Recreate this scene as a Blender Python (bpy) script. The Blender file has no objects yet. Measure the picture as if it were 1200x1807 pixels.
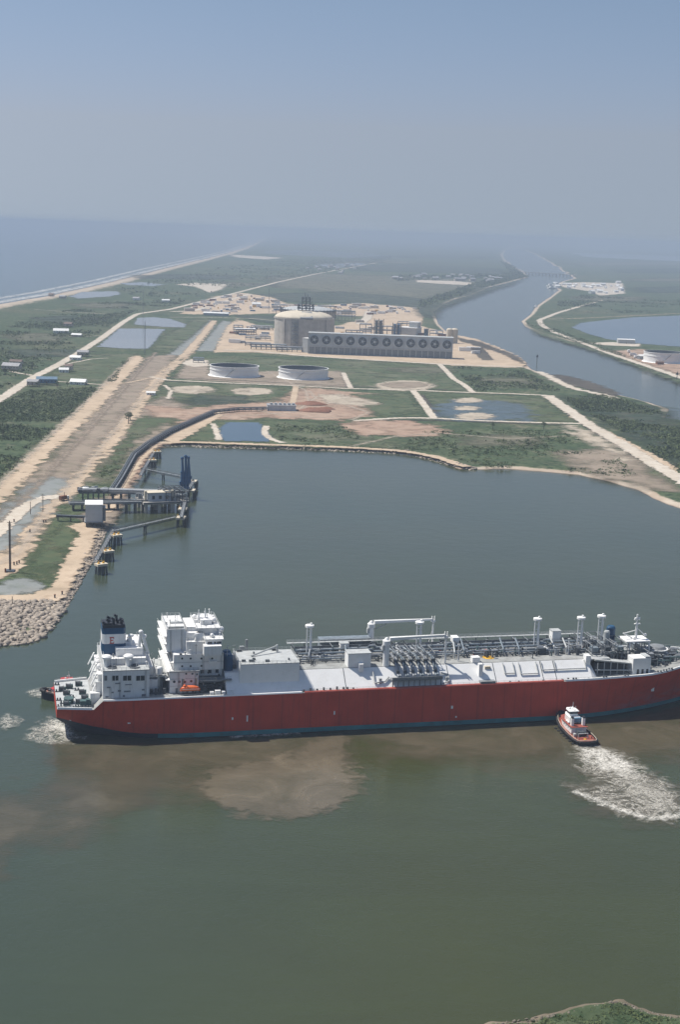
import bpy, math, random
import numpy as np
SC = bpy.context.scene
COL = SC.collection
rad = math.radians

# ------------------------------------------------------------------ camera
FPX, HC, YH, ROLL = 2510.0, 204.0, 408.0, rad(2.0)     # focal length in photo pixels, camera height, horizon row
PITCH = math.atan((903.5 - YH) / FPX)
_F = np.array([0, math.cos(PITCH), -math.sin(PITCH)])
_R0 = np.array([1, 0, 0.]); _U0 = np.array([0, math.sin(PITCH), math.cos(PITCH)])
_R = math.cos(ROLL) * _R0 + math.sin(ROLL) * _U0
_U = -math.sin(ROLL) * _R0 + math.cos(ROLL) * _U0
_C = np.array([0, 0, HC])
def P(px, py, z=0.0):
    """world point at height z seen at photo pixel (px, py)"""
    d = _F * FPX + _R * (px - 600) + _U * (903.5 - py)
    return _C + d * ((z - HC) / d[2])
cam = bpy.data.cameras.new('camera'); camo = bpy.data.objects.new('camera', cam); COL.objects.link(camo)
cam.sensor_fit = 'VERTICAL'; cam.sensor_height = 24.0; cam.lens = 24.0 * FPX / 1807.0
cam.clip_start = 1.0; cam.clip_end = 200000.0
from mathutils import Matrix, Vector
M = Matrix(((_R[0], _U[0], -_F[0], 0), (_R[1], _U[1], -_F[1], 0), (_R[2], _U[2], -_F[2], HC), (0, 0, 0, 1)))
camo.matrix_world = M
SC.camera = camo

# ------------------------------------------------------------------ sky, sun, exposure
SUN_EL = rad(59); SUN_H = Vector((-0.94, 0.34)).normalized()
world = bpy.data.worlds.new('World'); SC.world = world; world.use_nodes = True
nt = world.node_tree; nt.nodes.clear()
sky = nt.nodes.new('ShaderNodeTexSky'); sky.sky_type = 'NISHITA'; sky.sun_disc = False
sky.sun_elevation = SUN_EL; sky.sun_rotation = math.atan2(SUN_H.x, SUN_H.y)
sky.air_density = 1.0; sky.dust_density = 1.0; sky.ozone_density = 1.0; sky.altitude = 0
# hazy maritime air: the lowest few degrees keep the colour of the sky just above, tinted by elevation
gen = nt.nodes.new('ShaderNodeTexCoord'); sep = nt.nodes.new('ShaderNodeSeparateXYZ'); nt.links.new(gen.outputs['Generated'], sep.inputs[0])
mxz = nt.nodes.new('ShaderNodeMath'); mxz.operation = 'MAXIMUM'; nt.links.new(sep.outputs[2], mxz.inputs[0]); mxz.inputs[1].default_value = 0.07
cmb = nt.nodes.new('ShaderNodeCombineXYZ')
nt.links.new(sep.outputs[0], cmb.inputs[0]); nt.links.new(sep.outputs[1], cmb.inputs[1]); nt.links.new(mxz.outputs[0], cmb.inputs[2]); nt.links.new(cmb.outputs[0], sky.inputs[0])
rmp = nt.nodes.new('ShaderNodeValToRGB'); nt.links.new(sep.outputs[2], rmp.inputs[0])
el = rmp.color_ramp.elements
for pos_, c_ in ((0.0, (.725, .72, .88)), (.074, (.725, .715, .90)), (.15, (.755, .755, .845)), (.5, (.86, .88, .91))):
    e_ = el.new(pos_) if pos_ not in (0.0,) else el[0]
    e_.color = (*c_, 1)
el[-1].color = (.86, .88, .91, 1)
tint = nt.nodes.new('ShaderNodeMixRGB'); tint.blend_type = 'MULTIPLY'; tint.inputs[0].default_value = 1.0
nt.links.new(rmp.outputs[0], tint.inputs[2])
bg = nt.nodes.new('ShaderNodeBackground'); bg.inputs[1].default_value = 0.088
wo = nt.nodes.new('ShaderNodeOutputWorld')
nt.links.new(sky.outputs[0], tint.inputs[1]); nt.links.new(tint.outputs[0], bg.inputs[0]); nt.links.new(bg.outputs[0], wo.inputs[0])
sl = bpy.data.lights.new('sun', 'SUN'); sl.energy = 5.0; sl.angle = rad(0.6); sl.color = (1.0, 0.945, 0.87)
so = bpy.data.objects.new('sun', sl); COL.objects.link(so)
sdir = Vector((SUN_H.x * math.cos(SUN_EL), SUN_H.y * math.cos(SUN_EL), math.sin(SUN_EL)))
so.rotation_euler = sdir.to_track_quat('Z', 'Y').to_euler(); so.location = (-400, 300, 800)
SC.view_settings.view_transform = 'Standard'; SC.view_settings.look = 'None'
SC.view_settings.exposure = 0.29; SC.view_settings.gamma = 1.0
SC.render.engine = 'CYCLES'
SC.cycles.max_bounces = 6; SC.cycles.diffuse_bounces = 2; SC.cycles.glossy_bounces = 3
SC.cycles.transparent_max_bounces = 40; SC.cycles.volume_bounces = 1
SC.cycles.caustics_reflective = False; SC.cycles.caustics_refractive = False
HAZE_DENSITY = 1.2e-4

# ------------------------------------------------------------------ helpers
rng = np.random.default_rng(7); random.seed(7)
def tag(o, label=None, cat=None, group=None, kind=None):
    if label: o['label'] = label
    if cat: o['category'] = cat
    if group: o['group'] = group
    if kind: o['kind'] = kind
    return o
def thing(name, label, cat, loc=(0, 0, 0), rz=0.0, group=None):
    o = bpy.data.objects.new(name, None); COL.objects.link(o)
    o.location = loc; o.rotation_euler = (0, 0, rz); o.empty_display_size = 1
    return tag(o, label, cat, group)
def copy_tree(o, parent=None):
    c = o.copy(); COL.objects.link(c)
    if parent is not None: c.parent = parent
    for ch in list(o.children): copy_tree(ch, c)
    return c
def place(proto, used, loc, rz, label, group=None, scale=1.0):
    o = proto if not used else copy_tree(proto)
    o.location = loc; o.rotation_euler = (0, 0, rz); o.scale = (scale,) * 3
    o['label'] = label
    if group: o['group'] = group
    return o

class MB:
    def __init__(s): s.v = []; s.f = []; s.m = []
    def add(s, vs, fs, mi=0):
        n = len(s.v); s.v.extend([tuple(map(float, p)) for p in vs])
        s.f.extend([tuple(i + n for i in f) for f in fs]); s.m.extend([mi] * len(fs)); return s
    def hexa(s, b, t, mi=0):
        return s.add(list(b) + list(t), [(3, 2, 1, 0), (4, 5, 6, 7), (0, 1, 5, 4), (1, 2, 6, 5), (2, 3, 7, 6), (3, 0, 4, 7)], mi)
    def box(s, x0, x1, y0, y1, z0, z1, mi=0):
        return s.hexa([(x0, y0, z0), (x1, y0, z0), (x1, y1, z0), (x0, y1, z0)], [(x0, y0, z1), (x1, y0, z1), (x1, y1, z1), (x0, y1, z1)], mi)
    def prism(s, poly, z0, z1, mi=0):
        n = len(poly)
        return s.add([(x, y, z0) for x, y in poly] + [(x, y, z1) for x, y in poly],
                     [tuple(range(n))[::-1], tuple(range(n, 2 * n))] + [(i, (i + 1) % n, n + (i + 1) % n, n + i) for i in range(n)], mi)
    def xprism(s, poly, x0, x1, mi=0):          # poly in (y, z)
        n = len(poly)
        return s.add([(x0, y, z) for y, z in poly] + [(x1, y, z) for y, z in poly],
                     [tuple(range(n)), tuple(range(n, 2 * n))[::-1]] + [(i, n + i, n + (i + 1) % n, (i + 1) % n) for i in range(n)], mi)
    def tube(s, p0, p1, r0, r1=None, n=8, mi=0):
        r1 = r0 if r1 is None else r1
        p0 = Vector(p0); p1 = Vector(p1); d = (p1 - p0)
        if d.length < 1e-6: return s
        q = d.to_track_quat('Z', 'Y'); a = q @ Vector((1, 0, 0)); b = q @ Vector((0, 1, 0))
        vs = []
        for p, r in ((p0, r0), (p1, r1)):
            for k in range(n):
                t = 2 * math.pi * (k + .5) / n; vs.append(p + a * (r * math.cos(t)) + b * (r * math.sin(t)))
        fs = [(k, (k + 1) % n, n + (k + 1) % n, n + k) for k in range(n)] + [tuple(range(n))[::-1], tuple(range(n, 2 * n))]
        return s.add(vs, fs, mi)
    def path(s, pts, r, n=6, mi=0):
        for a, b in zip(pts[:-1], pts[1:]): s.tube(a, b, r, r, n, mi)
        return s
    def lathe(s, prof, cx=0, cy=0, n=24, mi=0, sx=1, sy=1, cap=True):
        vs = []; fs = []
        for r, z in prof:
            for k in range(n):
                t = 2 * math.pi * k / n; vs.append((cx + sx * r * math.cos(t), cy + sy * r * math.sin(t), z))
        for j in range(len(prof) - 1):
            for k in range(n):
                fs.append((j * n + k, j * n + (k + 1) % n, (j + 1) * n + (k + 1) % n, (j + 1) * n + k))
        if cap:
            if prof[0][0] > 1e-4: fs.append(tuple(range(n))[::-1])
            if prof[-1][0] > 1e-4: fs.append(tuple(range((len(prof) - 1) * n, len(prof) * n)))
        return s.add(vs, fs, mi)
    def ell(s, c, r, n=12, m=6, mi=0):
        prof = [(math.cos(-math.pi / 2 + math.pi * j / m), math.sin(-math.pi / 2 + math.pi * j / m)) for j in range(m + 1)]
        vs = []; fs = []
        for a, b in prof:
            for k in range(n):
                t = 2 * math.pi * k / n; vs.append((c[0] + r[0] * a * math.cos(t), c[1] + r[1] * a * math.sin(t), c[2] + r[2] * b))
        for j in range(m):
            for k in range(n): fs.append((j * n + k, j * n + (k + 1) % n, (j + 1) * n + (k + 1) % n, (j + 1) * n + k))
        return s.add(vs, fs, mi)
    def build(s, name, mats, parent=None, smooth=False, loc=None, rz=0):
        me = bpy.data.meshes.new(name); me.from_pydata(s.v, [], s.f)
        for m in (mats if isinstance(mats, (list, tuple)) else [mats]): me.materials.append(m)
        if any(s.m): me.polygons.foreach_set('material_index', s.m)
        if smooth: me.polygons.foreach_set('use_smooth', [True] * len(me.polygons))
        me.update(); me.validate()
        o = bpy.data.objects.new(name, me); COL.objects.link(o)
        if parent is not None: o.parent = parent
        if loc is not None: o.location = loc
        o.rotation_euler = (0, 0, rz)
        return o

def mesh_np(name, V, Fq, mat, attrs=None, smooth=False):
    """numpy quads / tris -> object; attrs: {name: per-vertex float array}"""
    V = np.asarray(V, np.float32); Fq = np.asarray(Fq, np.int32); k = Fq.shape[1]
    me = bpy.data.meshes.new(name)
    me.vertices.add(len(V)); me.vertices.foreach_set('co', V.ravel())
    me.loops.add(Fq.size); me.loops.foreach_set('vertex_index', Fq.ravel())
    me.polygons.add(len(Fq)); me.polygons.foreach_set('loop_start', np.arange(0, Fq.size, k, dtype=np.int32))
    if smooth: me.polygons.foreach_set('use_smooth', np.ones(len(Fq), bool))
    for an_, arr in (attrs or {}).items():
        a = me.attributes.new(an_, 'FLOAT', 'POINT'); a.data.foreach_set('value', np.asarray(arr, np.float32))
    me.update(calc_edges=True); me.validate()
    me.materials.append(mat)
    o = bpy.data.objects.new(name, me); COL.objects.link(o); return o

def vnoise(x, y, seed=0):
    xi = np.floor(x).astype(np.int64); yi = np.floor(y).astype(np.int64); fx = x - xi; fy = y - yi
    def h(a, b):
        n = (a * 374761393 + b * 668265263 + seed * 1442695) & 0x7fffffff
        n = ((n ^ (n >> 13)) * 1274126177) & 0x7fffffff
        return ((n ^ (n >> 16)) & 0xffff) / 65535.0
    u = fx * fx * (3 - 2 * fx); v = fy * fy * (3 - 2 * fy)
    return (h(xi, yi) * (1 - u) + h(xi + 1, yi) * u) * (1 - v) + (h(xi, yi + 1) * (1 - u) + h(xi + 1, yi + 1) * u) * v
def fnoise(x, y, seed=0, oct=4):
    t = 0; a = .5; s = 0
    for k in range(oct):
        t = t + a * vnoise(x * 2 ** k, y * 2 ** k, seed + k); s += a; a *= .5
    return t / s
def seg_dist(X, Y, poly, closed=True):
    d2 = np.full(X.shape, 1e18); n = len(poly)
    for i in range(n if closed else n - 1):
        ax, ay = poly[i][:2]; bx, by = poly[(i + 1) % n][:2]
        ex, ey = bx - ax, by - ay; L = ex * ex + ey * ey + 1e-9
        t = np.clip(((X - ax) * ex + (Y - ay) * ey) / L, 0, 1)
        dd = (X - ax - t * ex) ** 2 + (Y - ay - t * ey) ** 2
        d2 = np.minimum(d2, dd)
    return np.sqrt(d2)
def inside(X, Y, poly):
    c = np.zeros(X.shape, bool); n = len(poly)
    for i in range(n):
        ax, ay = poly[i][:2]; bx, by = poly[(i + 1) % n][:2]
        if ay == by: continue
        c ^= ((ay > Y) != (by > Y)) & (X < (bx - ax) * (Y - ay) / (by - ay) + ax)
    return c
def sdf(X, Y, poly):
    d = seg_dist(X, Y, poly); return np.where(inside(X, Y, poly), d, -d)

# ------------------------------------------------------------------ materials
class NT:
    def __init__(s, name):
        s.m = bpy.data.materials.new(name); s.m.use_nodes = True; s.t = s.m.node_tree; s.t.nodes.clear()
        s.out = s.n('OutputMaterial')
    def n(s, typ, **kw):
        nd = s.t.nodes.new('ShaderNode' + typ)
        for k, v in kw.items(): setattr(nd, k, v)
        return nd
    def l(s, a, b): s.t.links.new(a, b)
    def val(s, sock, v):
        if hasattr(v, 'is_linked') or hasattr(v, 'links'): s.l(v, sock)
        else: sock.default_value = v
    def math(s, op, a, b=0.0, clamp=False):
        nd = s.n('Math', operation=op, use_clamp=clamp); s.val(nd.inputs[0], a); s.val(nd.inputs[1], b); return nd.outputs[0]
    def mix(s, fac, a, b):
        nd = s.n('MixRGB'); s.val(nd.inputs[0], fac)
        s.val(nd.inputs[1], a if not isinstance(a, tuple) else (*a, 1)); s.val(nd.inputs[2], b if not isinstance(b, tuple) else (*b, 1)); return nd.outputs[0]
    def pos(s): return s.n('NewGeometry').outputs['Position']
    def obj(s): return s.n('TexCoord').outputs['Object']
    def scale(s, vec, sc):
        nd = s.n('VectorMath', operation='MULTIPLY'); s.l(vec, nd.inputs[0])
        nd.inputs[1].default_value = sc if isinstance(sc, tuple) else (sc, sc, sc); return nd.outputs[0]
    def noise(s, vec, sc, detail=4, rough=.55, dist=0.0):
        nd = s.n('TexNoise'); s.l(vec, nd.inputs['Vector']); nd.inputs['Scale'].default_value = sc
        nd.inputs['Detail'].default_value = detail; nd.inputs['Roughness'].default_value = rough; nd.inputs['Distortion'].default_value = dist
        return nd.outputs[0]
    def ramp(s, fac, lo, hi):
        nd = s.n('MapRange', clamp=True); s.l(fac, nd.inputs[0]); nd.inputs[1].default_value = lo; nd.inputs[2].default_value = hi; return nd.outputs[0]
    def attr(s, name): return s.n('Attribute', attribute_name=name).outputs['Fac']
    def bsdf(s, col, rough=.7, spec=.3, metal=0.0):
        b = s.n('BsdfPrincipled'); s.val(b.inputs['Base Color'], (*col, 1) if isinstance(col, tuple) else col)
        s.val(b.inputs['Roughness'], rough); b.inputs['Specular IOR Level'].default_value = spec; b.inputs['Metallic'].default_value = metal; return b
    def done(s, b): s.l(b.outputs[0], s.out.inputs[0]); return s.m

def paint(name, col, var=.12, sc=.35, rough=.5, spec=.35, metal=0.0, dirt=None, dirt_amt=.35, streak=False):
    t = NT(name); v = t.obj()
    n1 = t.noise(v, sc, 5)
    dark = tuple(c * (1 - var * 1.6) for c in col); lite = tuple(min(.9, c * (1 + var)) for c in col)
    c = t.mix(t.ramp(n1, .3, .7), dark, lite)
    if dirt:
        v2 = t.scale(v, (1.2, 1.2, .12)) if streak else v
        c = t.mix(t.math('MULTIPLY', t.ramp(t.noise(v2, .9 if streak else sc * 2.3, 6, .65), .52, .74), dirt_amt), c, dirt)
    return t.done(t.bsdf(c, rough, spec, metal))

WHITE = paint('white_paint', (.80, .80, .785), .04, .4, .45, dirt=(.42, .36, .28), dirt_amt=.35, streak=True)
WHITE2 = paint('panel_white_paint', (.83, .83, .81), .03, .2, .5, dirt=(.6, .57, .5), dirt_amt=.3)
LGREY = paint('light_grey_paint', (.42, .44, .44), .1, .4, .6, dirt=(.25, .21, .17), dirt_amt=.5)
DECKG = paint('grey_deck_paint', (.30, .31, .30), .16, .3, .7, dirt=(.2, .15, .12), dirt_amt=.6)
MGREY = paint('mid_grey_paint', (.2, .215, .225), .15, .5, .6)
DGREY = paint('dark_grey_steel', (.075, .085, .095), .2, .5, .55)
STEEL = paint('galvanised_steel', (.33, .35, .37), .15, .8, .45, spec=.5, metal=.3)
PIPE = paint('blue_grey_pipe', (.22, .26, .29), .2, .6, .45, spec=.5, metal=.2)
BLACK = paint('black_rubber', (.018, .019, .021), .2, .8, .7)
GLASS = paint('dark_window_glass', (.02, .03, .04), .1, .5, .08, spec=.6)
NAVY = paint('funnel_blue_paint', (.015, .075, .16), .12, .5, .4)
SOOT = paint('sooty_blue_metal', (.02, .025, .035), .25, .8, .6)
RED = paint('bright_red_paint', (.42, .035, .03), .12, .6, .45)
TUGRED = paint('tug_deck_red', (.27, .07, .05), .2, .6, .7, dirt=(.2, .08, .05), dirt_amt=.6)
ORANGE = paint('lifeboat_orange', (.75, .16, .045), .06, .6, .4)
YELLOW = paint('yellow_paint', (.72, .42, .05), .12, .5, .6)
BLUE = paint('loading_arm_blue', (.04, .12, .25), .2, .5, .5)
TEALGREEN = paint('dull_teal_paint', (.06, .11, .11), .2, .6, .6)
CONC = paint('concrete', (.42, .40, .36), .13, .12, .8, dirt=(.25, .22, .18), dirt_amt=.5, streak=True)
CREAM = paint('cream_concrete', (.58, .52, .41), .08, .08, .8, dirt=(.35, .3, .24), dirt_amt=.35)
RUST = paint('rusty_brown', (.22, .10, .06), .25, .6, .75)
WOOD = paint('weathered_timber', (.13, .085, .06), .25, .8, .8)
ROOFG = paint('grey_roof', (.3, .3, .31), .15, .3, .6)
ROOFW = paint('white_metal_roof', (.78, .78, .76), .06, .3, .4)
ROOFB = paint('brown_shingle_roof', (.17, .12, .1), .2, .3, .8)
HOUSEB = paint('blue_cladding', (.1, .2, .3), .12, .3, .7)
HOUSEC = paint('beige_cladding', (.48, .43, .36), .1, .3, .7)
BARK = paint('bark', (.09, .07, .055), .2, 1.0, .9)
FANB = paint('blue_grey_cladding', (.47, .51, .54), .1, .05, .6, dirt=(.16, .17, .19), dirt_amt=.5)

def hull_red():
    t = NT('hull_red_paint'); v = t.obj()
    n = t.noise(v, .12, 5); c = t.mix(t.ramp(n, .3, .7), (.45, .046, .024), (.56, .062, .033))
    st = t.noise(t.scale(v, (1.0, 1.0, .06)), .8, 5, .6)
    c = t.mix(t.math('MULTIPLY', t.ramp(st, .52, .75), .35), c, (.11, .03, .03))
    sx = t.n('SeparateXYZ'); t.l(v, sx.inputs[0])
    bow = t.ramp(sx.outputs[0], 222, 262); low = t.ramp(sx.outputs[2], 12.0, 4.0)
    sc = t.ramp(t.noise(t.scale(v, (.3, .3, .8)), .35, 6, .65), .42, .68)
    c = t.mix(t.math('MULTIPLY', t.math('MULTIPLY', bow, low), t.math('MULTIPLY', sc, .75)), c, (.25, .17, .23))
    pl = t.n('TexWave', wave_type='BANDS', bands_direction='X'); t.l(v, pl.inputs[0]); pl.inputs['Scale'].default_value = .026; pl.inputs['Distortion'].default_value = .0
    c = t.mix(t.math('MULTIPLY', t.ramp(pl.outputs['Fac'], .985, 1.0), .25), c, (.09, .02, .02))
    return t.done(t.bsdf(c, .5, .2))
HULLRED = hull_red()
TEAL = paint('teal_boot_stripe', (.04, .20, .22), .15, .15, .5, dirt=(.05, .06, .06), dirt_amt=.6)
ANTIF = paint('dark_antifouling', (.018, .03, .05), .2, .2, .6, dirt=(.06, .05, .05), dirt_amt=.5)

def ripple(t, b, strength=.2):
    v = t.pos(); n1 = t.noise(t.scale(v, (1, 1, 1)), .09, 6, .62); n2 = t.noise(t.scale(v, (1.0, 2.0, 1.0)), .45, 4, .6)
    h = t.math('ADD', t.math('MULTIPLY', n1, 1.2), t.math('MULTIPLY', n2, .35))
    bp = t.n('Bump'); bp.inputs['Strength'].default_value = strength; bp.inputs['Distance'].default_value = 1.0
    t.l(h, bp.inputs['Height']); t.l(bp.outputs[0], b.inputs['Normal'])
def edge_alpha(t, b, soft=.5, amp=2.2, opacity=1.0, detail=5, pattern=None):
    """ragged edge: 'edge' = distance to the outline in units of 'amp' metres, broken up by noise"""
    a = t.attr('amp'); dv = t.n('VectorMath', operation='SCALE'); t.l(t.pos(), dv.inputs[0]); t.l(t.math('DIVIDE', .55, a), dv.inputs[3])
    n = t.noise(dv.outputs[0], 1.0, detail, .6)
    f = t.math('ADD', t.attr('edge'), t.math('MULTIPLY', t.math('SUBTRACT', n, .5), t.math('MULTIPLY', 1.0, amp * 1.9)))
    f = t.math('ADD', t.math('DIVIDE', f, soft), .5, clamp=True)
    f = t.math('MULTIPLY', f, opacity)
    if pattern is not None: f = t.math('MULTIPLY', f, pattern)
    tr = t.n('BsdfTransparent'); mx = t.n('MixShader'); t.l(f, mx.inputs[0]); t.l(tr.outputs[0], mx.inputs[1]); t.l(b.outputs[0], mx.inputs[2]); return mx
def ground(name, c1, c2, c3=None, s1=.02, s2=.2, soft=.5, amp=2.2, opacity=1.0, rough=.9, mott=.45, holes=0.0):
    t = NT(name); v = t.pos()
    c = t.mix(t.ramp(t.noise(v, s1, 6, .62), .35, .65), c1, c2)
    if c3: c = t.mix(t.ramp(t.noise(v, s2, 5, .6), .5, .72), c, c3)
    c = t.mix(t.math('MULTIPLY', t.ramp(t.noise(v, .011, 7, .68, .8), .48, .66), mott), c, tuple(.5 * k + .5 * m for k, m in zip(c1, (.26, .225, .17))))
    c = t.mix(t.math('MULTIPLY', t.ramp(t.noise(v, .05, 7, .7, .5), .55, .66), mott), c, tuple(k * .6 for k in c1))
    f = t.noise(v, .7, 4, .65); c = t.mix(t.math('MULTIPLY', t.ramp(f, .35, .75), .3), c, tuple(k * .55 for k in c1))
    pat = t.math('SUBTRACT', 1.0, t.math('MULTIPLY', t.ramp(t.noise(v, .028, 8, .72, .7), .5, .68), holes)) if holes else None
    return t.done(edge_alpha(t, t.bsdf(c, rough, .1), soft, amp, opacity, 6, pat))
def water(name, c1, c2, s1=.004, rough=.12, patch=False, soft=1.0, amp=2.2, opacity=1.0, far=None, bump=.2, spec=.3):
    t = NT(name); v = t.pos()
    c = t.mix(t.ramp(t.noise(v, s1, 5, .6, .4), .35, .68), c1, c2)
    c = t.mix(t.math('MULTIPLY', t.ramp(t.noise(t.scale(v, (.35, 1.3, 1)), .016, 6, .66, 1.2), .42, .7), .3), c, tuple(k * 1.5 for k in c1))
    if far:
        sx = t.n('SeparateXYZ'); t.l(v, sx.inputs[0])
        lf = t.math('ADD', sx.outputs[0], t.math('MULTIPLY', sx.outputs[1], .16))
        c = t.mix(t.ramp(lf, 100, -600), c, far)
    b = t.bsdf(c, rough, spec); ripple(t, b, bump)
    return t.done(edge_alpha(t, b, soft, amp, opacity, 7, t.math('ADD', .55, t.math('MULTIPLY', t.ramp(t.noise(v, .035, 8, .7, 1.4), .35, .65), .45)) if opacity < 1 else None) if patch else b)

def land_mat(name, s1=(.36, .29, .22), s2=(.48, .42, .34)):
    t = NT(name); v = t.pos()
    big = t.noise(v, .0035, 5, .6, .5); mid = t.noise(v, .022, 6, .65); fine = t.noise(v, .17, 5, .7)
    g = t.mix(t.ramp(mid, .35, .65), (.044, .070, .036), (.088, .115, .060))
    g = t.mix(t.math('MULTIPLY', t.ramp(big, .5, .68), .7), g, (.125, .12, .072))
    g = t.mix(t.math('MULTIPLY', t.ramp(t.noise(v, .03, 7, .7, .8), .53, .66), .7), g, (.19, .165, .115))
    g = t.mix(t.math('MULTIPLY', t.ramp(t.noise(v, .012, 7, .7, 1.0), .55, .64), .6), g, (.03, .05, .026))
    g = t.mix(t.ramp(fine, .48, .62), g, (.024, .043, .02))
    w = t.ramp(t.noise(v, .06, 5, .65), .2, .8)
    s = t.math('ADD', t.attr('sand'), t.math('MULTIPLY', t.math('SUBTRACT', w, .5), 1.1))
    sand = t.mix(t.ramp(t.noise(v, .03, 5, .6), .35, .65), s1, s2)
    sand = t.mix(t.ramp(t.attr('sand'), .22, .0), sand, (.2, .15, .12))
    c = t.mix(t.ramp(s, 1.1, .75), g, sand)
    return t.done(t.bsdf(c, .95, .08))
LAND = land_mat('scrub_land')
BANKM = land_mat('muddy_bank', (.10, .085, .06), (.22, .19, .14))
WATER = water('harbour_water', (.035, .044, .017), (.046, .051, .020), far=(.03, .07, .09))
POND = water('pond_water', (.03, .06, .085), (.05, .08, .1), patch=True, soft=.35, bump=.05)
FLOOD = water('flooded_grass_water', (.045, .075, .085), (.075, .10, .09), s1=.02, patch=True, soft=1.0, amp=3.2, opacity=.85, bump=.05)
PONDG = water('pale_pond_water', (.17, .18, .18), (.22, .22, .21), patch=True, soft=.3, bump=.03)
FARW = water('far_shallow_water', (.10, .12, .13), (.13, .145, .15), patch=True, soft=1.5, amp=3.5, opacity=.55, bump=.02)
PLUME = water('silty_water', (.125, .105, .070), (.165, .137, .094), s1=.03, patch=True, soft=1.0, amp=3.0, opacity=.92, bump=.2, rough=.2)
PLUMES = water('thin_silty_water', (.092, .082, .052), (.118, .10, .067), s1=.015, patch=True, soft=2.0, amp=3.4, opacity=.85, bump=.2, rough=.2)
TAN = ground('tan_dirt', (.44, .345, .245), (.55, .44, .325), (.36, .27, .19), .03, .12)
PALE = ground('pale_caliche', (.50, .44, .36), (.58, .53, .45), (.42, .35, .27), .04, .2)
BROWN = ground('brown_disturbed_soil', (.25, .205, .16), (.31, .255, .20), (.19, .17, .12), .012, .05, soft=1.4, holes=.55)
SANDY = ground('sandy_patch', (.40, .345, .27), (.50, .44, .355), (.30, .255, .19), .05, .25, soft=1.3, amp=3.4, holes=.65)
REDD = ground('reddish_dirt', (.33, .225, .165), (.42, .315, .24), (.22, .15, .11), .02, .07, soft=1.4, amp=3.2, holes=.6)
GRAVEL = ground('grey_gravel', (.20, .215, .21), (.26, .275, .265), (.17, .19, .16), .03, .1, soft=1.0)
GRASS = ground('mown_grass', (.060, .086, .044), (.088, .113, .060), (.125, .125, .068), .02, .09, soft=1.6, amp=3.0, mott=.75, holes=.7)
MARSH = ground('dark_marsh', (.03, .048, .033), (.05, .07, .045), (.08, .08, .06), .01, .05, soft=2.0, amp=3.0, holes=.6)
DRY = ground('dry_field', (.10, .105, .07), (.135, .13, .09), (.075, .095, .05), .004, .02, soft=2.0, amp=3.2, holes=.7)
ASPH = ground('grey_asphalt', (.10, .105, .11), (.13, .135, .14), None, .05, .2, soft=.3)
MUD = ground('dark_mud', (.06, .055, .048), (.085, .075, .062), (.04, .045, .035), .02, .1, soft=.8)
TRACK = ground('worn_wheel_tracks', (.52, .44, .35), (.56, .48, .39), None, .05, .2, soft=2.2, amp=2.4, opacity=.55)
def foam_mat(name, lo, hi, sc=.2, opacity=.95, dist=1.5, col=(.6, .58, .53), base=.25, soft=1.8, fine=1.1):
    t = NT(name); v = t.pos()
    n = t.noise(v, sc, 10, .7, dist); r = t.math('SUBTRACT', 1.0, t.math('MULTIPLY', t.math('ABSOLUTE', t.math('SUBTRACT', n, .5)), 2.0))
    streak = t.math('POWER', t.ramp(r, lo, hi), 1.6)
    froth = t.ramp(t.noise(v, fine, 6, .75, .6), .36, .62)
    f = t.math('ADD', t.math('MULTIPLY', t.math('MULTIPLY', streak, froth), 1.0), t.math('MULTIPLY', t.ramp(t.noise(v, sc * .6, 8, .7, 1), .38, .7), base), clamp=True)
    return t.done(edge_alpha(t, t.bsdf(col, .8, .2), soft, 3.0, opacity, 7, f))
FOAM = foam_mat('churned_foam', .82, .99, .085, .85, 2.4, (.55, .525, .465), .10)
FOAMD = foam_mat('dense_foam', .66, .95, .14, .97, 2.0, (.68, .66, .60), .28)
FOAMR = foam_mat('ragged_foam', .80, .99, .16, .9, 2.0, (.55, .53, .47), .15)
SURF = foam_mat('surf_foam', .55, .95, .012, .9, .8, (.55, .56, .55), .4, 1.6, .04)
def leaf_mat():
    t = NT('scrub_leaves'); a = t.attr('tint')
    c = t.mix(a, (.055, .082, .034), (.125, .152, .064)); return t.done(t.bsdf(c, .8, .15))
LEAF = leaf_mat()

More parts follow.
